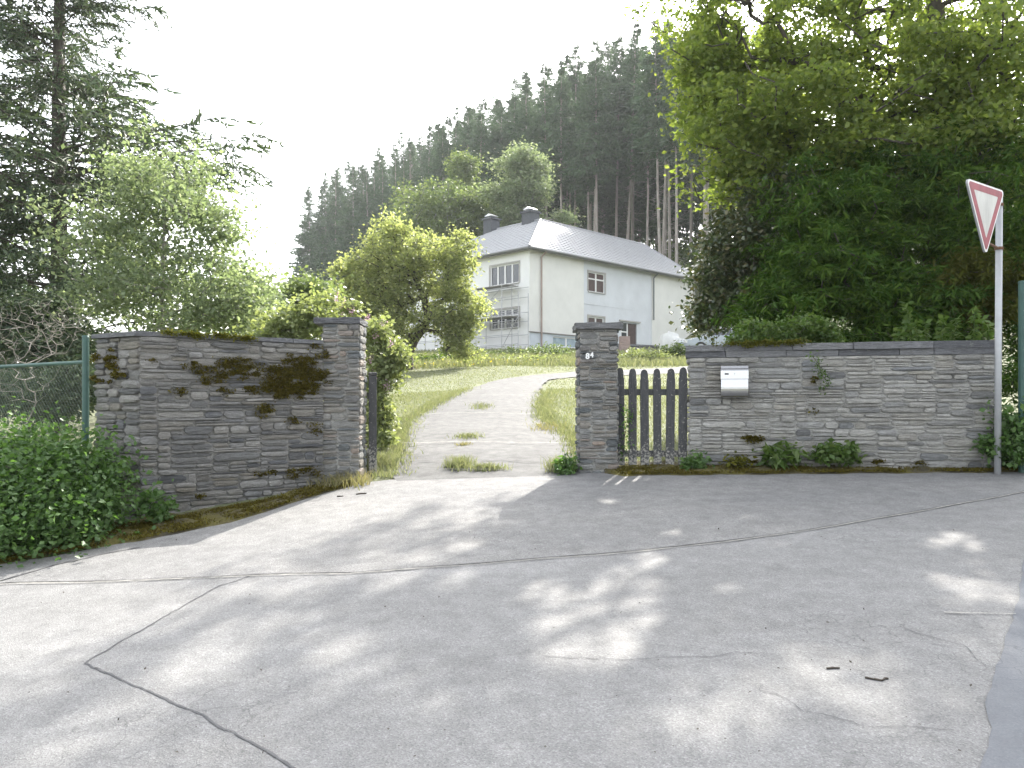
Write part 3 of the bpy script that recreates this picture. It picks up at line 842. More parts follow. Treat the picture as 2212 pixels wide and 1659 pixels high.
b = MB(); side_prism(b, [(0, .209), (.126, .209), (.122, .3), (.112, .318), (0, .335)], -.147, .147); lid = b.build('flap', MAT['steel'], mb)
b = MB(); side_prism(b, [(0, .339), (.118, .322), (.1, .352), (.03, .372), (0, .374)], -.144, .144); b.build('lid', MAT['steel'], mb)
b = MB(); side_prism(b, [(.12, .255), (.129, .255), (.127, .272), (.12, .272)], -.105, -.062); b.build('nameplate', MAT['dark_plate'], lid)
b = MB(); b.tube(mo + ay * .12 + az * .265, mo + ay * .128 + az * .265, .006, k=10); b.build('lock', MAT['sign_back'], lid)

# ------------------------------------------------------------------ give-way sign
sg = empty('yield_sign', (4.91, 8.06, .9)); tag(sg, 'faded give-way triangle with red border on galvanised post', 'road sign')
b = MB(); b.tube((4.905, 8.07, .5), (4.925, 8.07, 3.7), .032, k=16); b.build('post', MAT['galv'], sg, smooth=True)
b = MB(); b.tube((4.925, 8.07, 3.701), (4.925, 8.07, 3.72), .034, .028, k=16); b.build('post_cap', MAT['dark_plate'], sg)
left3, right3 = at(2084, 372, 7.45), at(2169, 404, 7.93)
sx = (right3 - left3); sx[2] = 0; slen = np.linalg.norm(sx); sx /= slen
sn = np.array((sx[1], -sx[0], 0)); szz = np.array((0, 0, 1.))
cen = (left3 + right3) / 2; cen[2] = 3.485
def tri(s, rad, n=6):
    """A triangle standing on its point with rounded corners; s is the distance from centre to corner."""
    out = []
    for k in range(3):
        a = math.radians(-90 + 120 * k)
        c = np.array((math.cos(a), math.sin(a))) * (s - 2 * rad)
        for i in range(n + 1):
            t = a - math.radians(60) + math.radians(120) * i / n
            out.append(tuple(c + rad * np.array((math.cos(t), math.sin(t)))))
    return out
S0 = .455
tc = cen - szz * (S0 * .5 - .37 + .02) 
tc[2] = 3.452
yaw = 0
b = MB(); b.prism(tri(S0, .035), tc, sx, sn, szz, -.01, .008); b.build('plate', MAT['sign_back'], sg)
def ring(out_s, out_r, in_s, in_r, t0, t1):
    o_, i_ = tri(out_s, out_r), tri(in_s, in_r); n = len(o_); b = MB()
    for k in range(n):
        j = (k + 1) % n
        vs = [tc + sx * p[0] + szz * p[1] + sn * t for t in (t0, t1) for p in (o_[k], o_[j], i_[j], i_[k])]
        b.add(vs, [(4, 5, 6, 7), (0, 1, 5, 4), (2, 3, 7, 6)])
    return b
ring(S0, .035, S0 - .035, .026, .0085, .0105).build('white_rim', MAT['sign_rim'], sg)
ring(S0 - .035, .026, S0 - .165, .008, .0085, .0125).build('red_border', MAT['sign_red'], sg)
b = MB(); b.prism(tri(S0 - .165, .008), tc, sx, sn, szz, .0085, .0115); b.build('white_field', MAT['sign_white'], sg)
for zz in (3.14, 3.58):
    b = MB(); pc = np.array((4.92, 8.07, zz)); foot = tc + szz * (zz - tc[2]) - sn * .012
    b.tube(foot + sx * .02, pc + (pc - foot) * .1, .013, k=8); b.tube(pc - szz * .014, pc + szz * .014, .042, k=16)
    b.build('bracket', MAT['rust'], sg)

# ------------------------------------------------------------------ green mesh fences
def fence(label, a, b_, zt, z0f, post_h, posts, mesh_top, rail=True, rp=.032):
    a, b_ = np.array(a, float), np.array(b_, float)
    d = b_ - a; Lf = np.linalg.norm(d); d /= Lf
    f = tag(empty('mesh_fence', (*a, float(H(*a)))), label, 'fence')
    for s in posts:
        p = a + d * s; zb = float(H(*p))
        m = MB(); m.tube((*p, zb - .3), (*p, post_h), rp, k=12); po = m.build('post', MAT['green_metal'], f, smooth=False)
        m = MB(); m.tube((*p, post_h + .001), (*p, post_h + .02), rp + .004, rp - .004, k=12); m.build('post_cap', MAT['green_metal'], po)
    if rail:
        m = MB(); m.tube((*a, zt), (*b_, zt), .019, k=8); m.build('top_rail', MAT['green_metal'], f)
    hh = mesh_top - z0f; st = .062
    P0, P1 = [], []
    for sgn in (1, -1):
        for c in np.arange(-hh, Lf + hh, st):
            s0, s1 = c, c + sgn * hh
            if sgn < 0: s0, s1 = c + hh, c
            t0, t1 = 0.0, 1.0
            lo_, hi_ = sorted(((0 - s0) / (s1 - s0), (Lf - s0) / (s1 - s0))); t0, t1 = max(t0, lo_), min(t1, hi_)
            if t1 - t0 < .02: continue
            for T, Ls in ((t0, P0), (t1, P1)):
                s = s0 + (s1 - s0) * T; p = a + d * s; Ls.append((p[0], p[1] + .0035 * sgn, z0f + hh * T))
    V, F = tubes(P0, P1, np.full(len(P0), .0016), np.full(len(P0), .0016), 4)
    o = link('wire_mesh', np_mesh('wire_mesh', V, F, MAT['wire']), f); o['kind'] = 'stuff'
    return f
fence('green chain-link fence with rail beside the mossy wall end', (-4.235, 7.93), (-6.9, 9.75), 1.985, .55, 2.23, (0, 2.6), 1.97)
fence('green steel fence post and wire past the end of the long wall', (5.2, 8.12), (8.6, 7.4), 2.72, .9, 2.8, (0, 2.6), 2.7, rp=.045)

# ------------------------------------------------------------------ the white house
HC = np.array((.98, 45.0)); ea = np.array((math.sin(math.radians(45.1)), math.cos(math.radians(45.1)))); eb = np.array((-ea[1], ea[0]))
ZG, ZE = 4.1, 10.15
def hp(a, b, z): p = HC + ea * a + eb * b; return np.array((p[0], p[1], z))
EA, EB, EZ = np.r_[ea, 0], np.r_[eb, 0], np.array((0, 0, 1.))
LA, LB, WA, WB = 17.0, 12.0, 10.4, 8.0        # wing lengths along a and b, depth of the b wing, depth of the a wing
house = tag(empty('house', hp(0, 0, ZG)), 'white two-storey house under renovation with grey hipped tile roof', 'house')

def wall_panel(name, O, ax_, nrm, t0, t1, z0, z1, holes, mat, reveal=.16):
    """A wall sheet with real openings and reveals; O at t = 0, nrm pointing out."""
    O = np.array((O[0], O[1], 0.)); b = MB()
    ts_ = sorted({t0, t1, *[h[0] for h in holes], *[h[1] for h in holes]}); zs_ = sorted({z0, z1, *[h[2] for h in holes], *[h[3] for h in holes]})
    P_ = lambda t, z, d=0.0: O + ax_ * t + EZ * z + nrm * d
    for i in range(len(ts_) - 1):
        for j in range(len(zs_) - 1):
            tm, zm = (ts_[i] + ts_[i + 1]) / 2, (zs_[j] + zs_[j + 1]) / 2
            if any(h[0] < tm < h[1] and h[2] < zm < h[3] for h in holes): continue
            b.add([P_(ts_[i], zs_[j]), P_(ts_[i + 1], zs_[j]), P_(ts_[i + 1], zs_[j + 1]), P_(ts_[i], zs_[j + 1])], [(0, 1, 2, 3)])
    for (a0, a1, c0, c1) in holes:
        for (p, q) in (((a0, c0), (a1, c0)), ((a1, c0), (a1, c1)), ((a1, c1), (a0, c1)), ((a0, c1), (a0, c0))):
            b.add([P_(*p), P_(*q), P_(*q, -reveal), P_(*p, -reveal)], [(0, 1, 2, 3)])
    me = bpy.data.meshes.new(name); me.from_pydata(b.v, [], b.f); me.update(); me.materials.append(mat)
    return link(name, me, house)

def window(O, ax_, nrm, t0, t1, z0, z1, lights, transom=None, frame=.06, depth=.12, sill=True, name='window', shut=None, surround=True):
    O = np.array((O[0], O[1], 0.)); o = O - nrm * depth
    b = MB(); bx = lambda x0, x1, za, zb, d0=0.0, d1=.06: b.obox(o, ax_, nrm, EZ, (x0, d0, za), (x1, d1, zb))
    bx(t0, t1, z0, z0 + frame); bx(t0, t1, z1 - frame, z1); bx(t0, t0 + frame, z0 + frame, z1 - frame); bx(t1 - frame, t1, z0 + frame, z1 - frame)
    w = b.build('window' if name == 'window' else name, MAT['frame_white'], house)
    n = lights; xs_ = [t0 + (t1 - t0) * i / n for i in range(n + 1)]
    for i in range(1, n):
        b = MB(); b.obox(o, ax_, nrm, EZ, (xs_[i] - .055, .004, z0 + frame), (xs_[i] + .055, .07, z1 - frame)); b.build('mullion', MAT['frame_white'], w)
    if transom:
        b = MB(); b.obox(o, ax_, nrm, EZ, (t0 + frame, .006, transom - .04), (t1 - frame, .064, transom + .04)); b.build('transom', MAT['frame_white'], w)
    for i in range(n):
        b = MB(); b.obox(o, ax_, nrm, EZ, (xs_[i] + .01, .02, z0 + .01), (xs_[i + 1] - .01, .03, z1 - .01)); b.build('pane', MAT['glass'] if not shut else shut, w)
    b = MB(); b.obox(O, ax_, nrm, EZ, (t0 - .02, -depth + .0, z0 - .05), (t1 + .02, .08, z0 - .002)); b.build('sill', MAT['soffit_board'], w)
    if surround:
        b = MB(); f = .1
        for (xa, xb, za, zb) in ((t0 - f, t0 - .002, z0, z1 + f), (t1 + .002, t1 + f, z0, z1 + f), (t0, t1, z1 + .002, z1 + f)):
            b.obox(O, ax_, nrm, EZ, (xa, .003, za), (xb, .028, zb))
        b.build('surround', MAT['soffit_board'], w)
    return w

nA, nB = -EB, -EA          # outward normals of the face along a and the face along b
# face along b (towards the drive): windows in two storeys
WB_ = [(.82, 3.2, 8.36, 9.52), (.82, 3.15, 5.8, 6.92), (6.2, 8.4, 8.36, 9.52), (6.2, 8.4, 5.8, 6.92)]
wall_panel('wall', hp(0, 0, 0), EB, nB, 0, LB, ZG - 1.2, ZE, WB_, MAT['white_wall'])
for i, (a0, a1, c0, c1) in enumerate(WB_): window(hp(0, 0, 0), EB, nB, a0, a1, c0, c1, 4, c0 + (c1 - c0) * .66 if i % 2 else None)
# face along a: cream, then bare blue-grey, then cream
cell = (1.98, 4.4, 4.75, 5.36)
wall_panel('wall', hp(0, 0, 0), EA, nA, 0, 4.76, 5.5, ZE, [], MAT['cream_wall'])['label'] = 'cream rendered section by the corner'
wall_panel('plinth', hp(0, 0, 0), EA, nA, 0, 4.76, ZG - .6, 5.5, [cell], MAT['plinth'])
mid = [(5.24, 6.86, 8.3, 9.5), (5.24, 6.8, 5.6, 6.78), (8.5, 10.2, 4.45, 6.62)]
midO = hp(0, .06, 0)
wall_panel('wall', midO, EA, nA, 4.76, 11.83, ZG - .6, ZE, mid, MAT['grey_wall'])['label'] = 'bare blue-grey plaster section'
wall_panel('wall', hp(0, 0, 0), EA, nA, 11.83, LA, ZG - .6, ZE, [], MAT['cream_wall'])['label'] = 'cream rendered section at the far end'
for t in (4.76, 11.83):
    b = MB(); b.add([hp(t, 0, ZG - .6), hp(t, .06, ZG - .6), hp(t, .06, ZE), hp(t, 0, ZE)], [(0, 1, 2, 3)]); b.build('render_edge', MAT['frame_white'], house)
window(hp(0, 0, 0), EA, nA, *cell, 2, shut=MAT['cellar_glass'], surround=False)
window(midO, EA, nA, *mid[0], 2, 9.1, shut=MAT['shutter'], frame=.05)
window(midO, EA, nA, *mid[1], 2, None, shut=MAT['shutter'], frame=.08)
# door set in the lower opening
o = midO - nA * .12; o[2] = 0
b = MB(); b.obox(o, EA, nA, EZ, (9.28, .0, 4.45), (10.18, .06, 6.6)); dr = b.build('door', MAT['shutter'], house)
b = MB(); b.obox(o, EA, nA, EZ, (9.4, .062, 5.5), (10.06, .075, 6.45)); b.build('door_panel', MAT['shutter'], dr)
b = MB(); b.obox(o, EA, nA, EZ, (9.4, .062, 4.6), (10.06, .075, 5.3)); b.build('door_panel', MAT['shutter'], dr)
b = MB(); b.tube(o + EA * 9.36 + EZ * 5.5 + nA * .06, o + EA * 9.36 + EZ * 5.5 + nA * .12, .02); b.build('handle', MAT['galv'], dr)
b = MB(); b.obox(o, EA, nA, EZ, (8.52, .01, 4.45), (9.2, .05, 6.6)); sl = b.build('side_panel', MAT['glass'], house)
for (x0, x1, za, zb) in ((8.5, 8.6, 4.45, 6.6), (9.18, 9.27, 4.45, 6.6), (8.6, 9.18, 5.2, 5.3), (8.6, 9.18, 6.0, 6.08)):
    b = MB(); b.obox(o, EA, nA, EZ, (x0, .03, za), (x1, .09, zb)); b.build('side_panel_bar', MAT['frame_white'], sl)
b = MB(); b.obox(hp(0, 0, 0) * [1, 1, 0], EA, nA, EZ, (-.05, 0.0, 5.47), (4.74, .06, 5.53)); b.build('drip_strip', MAT['strip'], house)
b = MB(); b.obox(midO * [1, 1, 0], EA, nA, EZ, (8.3, .003, 6.7), (10.5, .12, 6.78)); b.build('lintel', MAT['soffit_board'], house)
# hidden back walls and interior darkness
b = MB()
for p, q in (((0, LB), (WA, LB)), ((WA, LB), (WA, WB)), ((WA, WB), (LA, WB)), ((LA, WB), (LA, 0))):
    b.add([hp(*p, ZG - .6), hp(*q, ZG - .6), hp(*q, ZE), hp(*p, ZE)], [(0, 1, 2, 3)])
b.add([hp(LA - .3, 0, ZE), hp(LA - .3, WB, ZE), hp(LA - .9, WB / 2, ZE + 2.75)], [(0, 1, 2)])
b.build('back_wall', MAT['white_wall'], house)
b = MB(); b.add([hp(.02, .02, 7.5), hp(LA, .08, 7.5), hp(LA, WB, 7.5), hp(WA, WB, 7.5), hp(WA, LB, 7.5), hp(.02, LB, 7.5)], [(0, 1, 2, 3, 4, 5)]); b.build('floor_slab', MAT['strip'], house)

# roof: eave at height ZE + .1 with overhang, ridges meeting above (5.2, 4.0)
ov = .42; ZR = 13.25; AX, BX = 5.2, 4.0
apex = hp(AX, BX, ZR); e0 = hp(-ov, -ov, ZE + .05)
ra_end, ea_end = hp(LA - .5, BX, ZR - .05), hp(LA + .4, -ov, ZE + .05)
rb_end, eb_end = hp(AX, LB - 4.0, ZR), hp(-ov, LB + ov, ZE + .05)
def tile_roof(name, el, er, tl, tr, n_course, pitch):
    """Courses of wavy tiles on the slope between eave el-er and ridge tl-tr."""
    el, er, tl, tr = map(np.asarray, (el, er, tl, tr))
    d = er - el; d = d / np.linalg.norm(d); nrm = np.cross(d, (tl - el)); nrm /= np.linalg.norm(nrm)
    if nrm[2] < 0: nrm = -nrm
    V, F = [], []
    for j in range(n_course):
        v0, v1 = j / n_course, (j + 1) / n_course + .012
        a0, b0 = el + (tl - el) * v0, er + (tr - er) * v0
        a1, b1 = el + (tl - el) * min(v1, 1), er + (tr - er) * min(v1, 1)
        wlen = np.linalg.norm(b0 - a0); n = max(6, int(wlen / (pitch / 5)))
        s = np.linspace(0, 1, n + 1)[:, None]
        p0, p1 = a0 + (b0 - a0) * s, a1 + (b1 - a1) * s
        u0, u1 = (p0 - el) @ d, (p1 - el) @ d
        ph = (j % 2) * pitch / 2
        wv = lambda u: .028 * np.abs(np.sin(math.pi * (u + ph) / pitch))[:, None]
        base = len(V) * 0
        rows = np.concatenate((p0 + nrm * (.0), p0 + nrm * (.045 + wv(u0)), p1 + nrm * (.0 + wv(u1))), 0)
        off = sum(len(x) for x in V); m = n + 1; i = np.arange(n)
        V.append(rows)
        F.append(np.stack((off + i, off + i + 1, off + m + i + 1, off + m + i), 1)); F.append(np.stack((off + m + i, off + m + i + 1, off + 2 * m + i + 1, off + 2 * m + i), 1))
    o = link(name, np_mesh(name, np.concatenate(V), np.concatenate(F), MAT['roof']), roof); o['kind'] = 'stuff'
    return o
b = MB()
bk_a, bk_b = hp(LA + .4, WB + ov, ZE + .05), hp(WA + ov, LB + ov, ZE + .05); inner = hp(WA + ov, WB + ov, ZE + .05)
b.add([e0, ea_end, ra_end, apex, rb_end, eb_end, bk_a, inner, bk_b],
      [(0, 1, 2, 3), (0, 3, 4, 5), (3, 2, 6, 7), (3, 7, 8, 4), (4, 8, 5), (1, 6, 2)])
roof = b.build('roof', MAT['roof'], house)
tile_roof('roof_tiles', e0, ea_end, apex, ra_end, 17, .34)
tile_roof('roof_tiles', eb_end, e0, rb_end, apex, 17, .34)
def ridge(p, q, r=.1):
    b = MB(); n = max(2, int(np.linalg.norm(q - p) / .36)); 
    for i in range(n):
        a_, c_ = p + (q - p) * i / n, p + (q - p) * (i + 1.06) / n
        b.tube(a_ + EZ * .03, c_ + EZ * .03, r, r * .86, 8)
    o = b.build('ridge_tiles', MAT['roof'], roof); o['kind'] = 'stuff'
ridge(e0, apex, .09); ridge(apex, ra_end); ridge(rb_end, apex); ridge(ea_end, ra_end, .08)
# gutter, fascia and soffit
for p, q, n_ in ((hp(-ov - .06, -ov - .06, ZE - .0), hp(LA + .4, -ov - .06, ZE - .0), nA), (hp(-ov - .06, LB + ov, ZE), hp(-ov - .06, -ov - .06, ZE), nB)):
    b = MB(); b.tube(p, q, .075, k=8); b.build('gutter', MAT['soffit'], roof)
b = MB(); b.obox(hp(0, 0, ZE) - EZ * ZE, EA, EB, EZ, (-ov, -ov, ZE - .1), (LA + .35, -ov + .03, ZE + .04)); b.build('fascia', MAT['soffit'], roof)
b = MB(); b.obox(hp(0, 0, ZE) - EZ * ZE, EA, EB, EZ, (-ov, -ov + .035, ZE - .1), (-ov + .03, LB + ov, ZE + .04)); b.build('fascia', MAT['soffit'], roof)
b = MB(); b.obox(hp(0, 0, 0), EA, EB, EZ, (-ov + .035, -ov + .035, ZE - .06), (LA + .3, .0, ZE - .03)); b.build('soffit', MAT['soffit_board'], roof)
b = MB(); b.obox(hp(0, 0, 0), EA, EB, EZ, (-ov + .035, .005, ZE - .06), (-.005, LB, ZE - .03)); b.build('soffit', MAT['soffit_board'], roof)
for t, z0 in ((.92, 4.2), (11.9, 7.0)):
    b = MB(); p = hp(t, -.09, 0)
    b.tube(p + EZ * z0, p + EZ * (ZE - .35), .05, k=10); b.tube(p + EZ * (ZE - .35), hp(t, -ov - .05, ZE - .03), .05, k=10)
    b.build('downpipe', MAT['downpipe'] if t < 5 else MAT['soffit'], house)
def chimney(bc, w, top):
    c = hp(AX, bc, 0)
    b = MB(); b.obox(c, EA, EB, EZ, (-w / 2, -w / 2, 12.3), (w / 2, w / 2, top - .22)); ch = b.build('chimney', MAT['slate_clad'], roof)
    b = MB(); b.obox(c, EA, EB, EZ, (-w / 2 - .09, -w / 2 - .09, top - .22), (w / 2 + .09, w / 2 + .09, top - .1)); b.build('chimney_rim', MAT['slate_clad'], ch)
    b = MB(); b.tube(c + EZ * (top - .1), c + EZ * (top + .16), .13, k=12); b.build('flue', MAT['cap_metal'], ch)
    b = MB(); v = [c + EA * x + EB * y + EZ * z for x, y, z in ((-.36, -.36, top + .02), (.36, -.36, top + .02), (.36, .36, top + .02), (-.36, .36, top + .02), (-.3, 0, top + .2), (.3, 0, top + .2))]
    b.add(v, [(0, 1, 5, 4), (2, 3, 4, 5), (0, 4, 3), (1, 2, 5), (3, 2, 1, 0)]); b.build('chimney_cap', MAT['cap_metal'], ch)
chimney(8.6, .8, 14.2); chimney(4.9, .82, 14.05)

# ------------------------------------------------------------------ scaffolding before the drive face
sc = tag(empty('scaffolding', hp(-.9, .5, ZG)), 'thin steel tube scaffolding standing before white house wall', 'scaffolding')
sa = [-.35, -1.15]
sb = [-.25, 1.05, 3.2, 4.6, 6.1, 7.9, 9.8]
for a_ in sa:
    for k, t in enumerate(sb):
        top = (8.2 if t < 3.6 else 6.3) if k else 7.6
        g = hp(a_, t, 0); zb = float(H(g[0], g[1]))
        b = MB(); b.tube(g + EZ * (zb - .05), g + EZ * top, .026, k=6); b.build('standard', MAT['scaffold'], sc)
for z in (4.75, 5.3, 6.05, 6.55, 7.4, 7.95):
    for a_ in sa:
        hi = sb[-1] if z < 6.3 else 3.3
        b = MB(); b.tube(hp(a_ - .03, -.3, z), hp(a_ - .03, hi + .1, z), .02, k=6); b.build('ledger', MAT['scaffold'], sc)
for z, t0, t1 in ((8.1, .7, 3.6), (6.32, .5, 4.9), (4.42, .2, 9.9)):
    for a0 in (-1.1, -.78, -.46):
        b = MB(); b.obox(hp(0, 0, 0), EA, EB, EZ, (a0, t0, z), (a0 + .29, t1, z + .05)); b.build('board', MAT['scaffold_board'], sc)
for p, q in (((1.0, 8.0), (3.3, 6.4)), ((4.6, 6.2), (6.1, 4.5)), ((1.05, 4.5), (-.25, 6.2))):
    b = MB(); b.tube(hp(-1.2, p[0], p[1]), hp(-1.2, q[0], q[1]), .02, k=6); b.build('brace', MAT['scaffold'], sc)

# ------------------------------------------------------------------ things near the house
def car(label, x, y, ang):
    zb = float(H(x, y)); root = tag(empty('parked_car', (x, y, zb)), label, 'car')
    c, s = math.cos(ang), math.sin(ang)
    W = lambda p: np.array((x + c * p[0] - s * p[1], y + s * p[0] + c * p[1], zb + p[2]))
    # stations along the length: (x, half width low, half width belt, z low, z belt)
    st = [(-2.0, .62, .6, .38, .62), (-1.85, .78, .74, .25, .74), (-1.2, .84, .8, .2, .86), (-.7, .85, .82, .2, .92), (.6, .85, .82, .2, .95), (1.5, .84, .8, .22, .96), (1.95, .8, .76, .3, .9), (2.05, .7, .66, .4, .8)]
    b = MB(); n = len(st)
    for (xx, wl, wb, zl, zb_) in st: b.v += [tuple(W((xx, -wl, zl))), tuple(W((xx, -wl - .01, (zl + zb_) / 2))), tuple(W((xx, -wb, zb_))), tuple(W((xx, wb, zb_))), tuple(W((xx, wl + .01, (zl + zb_) / 2))), tuple(W((xx, wl, zl)))]
    for i in range(n - 1):
        for k in range(6): b.f.append([i * 6 + k, i * 6 + (k + 1) % 6, (i + 1) * 6 + (k + 1) % 6, (i + 1) * 6 + k])
    b.f += [[0, 1, 2, 3, 4, 5], [(n - 1) * 6 + k for k in range(5, -1, -1)]]
    b.build('body', MAT['car_paint'], root, smooth=False, bevel=.03)
    cab = [(-.75, .78, .93), (-.05, .6, 1.36), (.9, .6, 1.38), (1.75, .74, .95)]
    b = MB()
    for (xx, hw, z) in cab: b.v += [tuple(W((xx, -hw, z))), tuple(W((xx, hw, z)))]
    b.f += [[0, 2, 4, 6], [1, 7, 5, 3], [0, 1, 3, 2], [4, 5, 7, 6]]
    b.build('windows', MAT['glass'], root)
    b = MB(); b.v = [tuple(W(p)) for p in ((-.1, -.62, 1.345), (.95, -.62, 1.36), (.95, .62, 1.36), (-.1, .62, 1.345), (-.02, -.55, 1.42), (.85, -.55, 1.43), (.85, .55, 1.43), (-.02, .55, 1.42))]
    b.f = [[0, 1, 5, 4], [1, 2, 6, 5], [2, 3, 7, 6], [3, 0, 4, 7], [4, 5, 6, 7]]; b.build('roof', MAT['car_paint'], root)
    for sy in (-1, 1):
        for p, q in (((-.78, .8, .92), (-.07, .62, 1.37)), ((1.77, .76, .94), (.92, .62, 1.38)), ((.42, .8, .94), (.42, .615, 1.37))):
            b = MB(); b.tube(W((p[0], sy * p[1], p[2])), W((q[0], sy * q[1], q[2])), .03, k=6); b.build('window_pillar', MAT['car_paint'], root)
        for wx in (-1.28, 1.3):
            b = MB(); b.tube(W((wx, sy * .68, .3)), W((wx, sy * .87, .3)), .3, k=20); wh = b.build('wheel', MAT['tyre'], root)
            b = MB(); b.tube(W((wx, sy * .86, .3)), W((wx, sy * .885, .3)), .19, k=16); b.build('rim', MAT['galv'], wh)
        b = MB(); b.obox(W((0, 0, 0)), W((1, 0, 0)) - W((0, 0, 0)), W((0, 1, 0)) - W((0, 0, 0)), EZ, (1.93, sy * .62 - .09, .66), (2.03, sy * .62 + .09, .86)); b.build('tail_light', MAT['red_light'], root)
        b = MB(); b.obox(W((0, 0, 0)), W((1, 0, 0)) - W((0, 0, 0)), W((0, 1, 0)) - W((0, 0, 0)), EZ, (-2.02, sy * .55 - .14, .56), (-1.9, sy * .55 + .14, .68)); b.build('headlight', MAT['cap_metal'], root)
car('pale parked car showing just above the long slate wall', 10.6, 41.0, math.radians(8))

def sack(label, u, v, y, sx_, sz_, seed):
    p = at(u, v, y); zb = float(H(p[0], p[1])); r = np.random.default_rng(seed)
    bm = bmesh.new(); bmesh.ops.create_cube(bm, size=1.0); bmesh.ops.subdivide_edges(bm, edges=bm.edges, cuts=5, use_grid_fill=True)
    for v_ in bm.verts:
        c = v_.co; k = 1 + .12 * math.cos(c.z * 3) + r.normal(0, .012)
        c.x *= k; c.y *= k; c.z += .06 * math.cos(c.x * 5) * (c.z > .2)
        v_.co = Vector((p[0] + c.x * sx_, p[1] + c.y * sx_, zb + (c.z + .5) * sz_))
    me = bpy.data.meshes.new('sack'); bm.to_mesh(me); bm.free(); me.materials.append(MAT['sack'])
    root = tag(empty('sack', (p[0], p[1], zb)), label, 'sack', 'white sacks by the house')
    link('bag', me, root)
    b = MB(); b.tube((p[0], p[1], zb + sz_ * .96), (p[0] + .05, p[1], zb + sz_ * 1.1), .08, .12, k=8); b.build('tied_top', MAT['sack'], root)
sack('full white building sack near the house door', 1446, 740, 42.5, .8, 1.0, 1)
sack('smaller pale sack beside the full white sack', 1466, 746, 42.2, .62, .72, 2)

lw = empty('low_garden_wall', (*at(1385, 750, 43.5)[:2], 4.0)); tag(lw, 'low dark stone garden wall before the house door', 'wall')
wl0, wl1 = at(1326, 750, 42.6)[:2], at(1432, 750, 44.2)[:2]
core(lw, [tuple(wl0), tuple(wl1), (wl1[0] - .1, wl1[1] + .4), (wl0[0] - .1, wl0[1] + .4)], 3.4, 4.55, MAT['mortar_left'])
res = face_stones(lw, VAR['stone_left'], wl0, wl1, lambda u: 3.6, lambda u: 4.56, rng, hs=(.16, .2, .26), wmin=.3, wmax=.9, gap=.02, depth=.12)
place_stones(lw, VAR['stone_left'], res, rng)
coping(lw, wl0, wl1, 4.565, .1, .06, .45, rng, (.5, 1.0))
bp = at(1349, 770, 41.5); zb = float(H(bp[0], bp[1]))
tb = tag(empty('brick_pier', (bp[0], bp[1], zb)), 'small pinkish brick pier before the low garden wall', 'pier')
for k in range(9):
    for j in range(2):
        b = MB(); o_ = .26 * (k % 2)
        b.box((bp[0] - .27 + j * .27 + .005, bp[1] - .2, zb - .1 + k * .11), (bp[0] - .27 + (j + 1) * .27 - .005, bp[1] + .2 + .01 * (k % 2), zb - .1 + k * .11 + .1)); b.build('brick', MAT['terracotta'], tb)

# ------------------------------------------------------------------ plants
def unit(v): return v / np.maximum(np.linalg.norm(v, axis=-1, keepdims=True), 1e-9)
def leaf_tris(P, r, Ln, Wd, droop=.25, up=.7, out=None):
    """Folded pointed leaves, two triangles each."""
    n = len(P)
    a = r.normal(0, 1, (n, 3)); a[:, 2] = a[:, 2] * .6 - droop
    if out is not None: a += out * .8
    a = unit(a)
    nn = r.normal(0, .7, (n, 3)); nn[:, 2] += up
    b = unit(np.cross(a, nn)); c = np.cross(b, a)
    s = r.uniform(.6, 1.35, (n, 1)); l, w = Ln * s, Wd * s
    V = np.stack((P, P + a * l * .48 + b * w * .5 + c * w * .18, P + a * l, P + a * l * .48 - b * w * .5 + c * w * .18), 1).reshape(-1, 3)
    i = np.arange(n)[:, None] * 4
    F = np.concatenate((i + [[0, 1, 2]], i + [[0, 2, 3]]), 1).reshape(-1, 3)
    return V, F

def lobe_points(lobes, r, shell=.45):
    out = []
    for (cx_, cy_, cz_, rx, ry, rz, n) in lobes:
        d = unit(r.normal(0, 1, (n, 3)))
        rad = r.random((n, 1)) ** shell
        bumpy = 1 + .16 * np.sin(d[:, :1] * 5 + cx_) + .14 * np.sin(d[:, 2:3] * 6 + cz_ * 3) + r.normal(0, .07, (n, 1))
        out.append(np.array((cx_, cy_, cz_)) + d * rad * bumpy * [rx, ry, rz])
    return np.concatenate(out)

def skeleton(trunk, clumps, r, step=.5, wander=.1):
    """Joins every clump to the nearest limb so that limbs fork outward from the trunk."""
    nodes = [np.array(p, float) for p in trunk]; par = [-1] + list(range(len(trunk) - 1))
    N = np.zeros((len(trunk) + len(clumps) * 14, 3)); N[:len(nodes)] = nodes; cnt = len(nodes)
    tp = np.array(trunk)
    order = np.argsort(np.min(np.linalg.norm(clumps[:, None] - tp[None], axis=2), axis=1))
    for k in order:
        c = clumps[k]
        dv = c - N[:cnt]; dist = np.linalg.norm(dv, axis=1)
        cost = dist + 1.1 * np.maximum(0, -dv[:, 2]) + .25 * np.abs(dv[:, 2] - dist * .35)
        cost[0] += 5
        i = int(cost.argmin()); n = max(1, min(12, int(dist[i] / step)))
        a = N[i].copy(); prev = i; side = unit(r.normal(0, 1, 3)) * wander * dist[i]
        for m in range(1, n + 1):
            t = m / n
            p = a + (c - a) * t + side * math.sin(math.pi * t) + (r.normal(0, .02, 3) if m < n else 0)
            if cnt >= len(N): N = np.concatenate((N, np.zeros_like(N)))
            N[cnt] = p; par.append(prev); prev = cnt; cnt += 1
    return N[:cnt], np.array(par)

def limbs(N, par, r_tip, power=.5, r_max=9.0, k=5):
    w = np.zeros(len(N)); kids = np.bincount(par[1:], minlength=len(N))
    w[kids == 0] = 1
    for i in range(len(N) - 1, 0, -1): w[par[i]] += w[i]
    R = np.minimum(r_tip * w ** power, r_max)
    i = np.arange(1, len(N)); p = par[1:]
    return tubes(N[p], N[i], np.minimum(R[p], R[i] * 1.35), R[i], k)

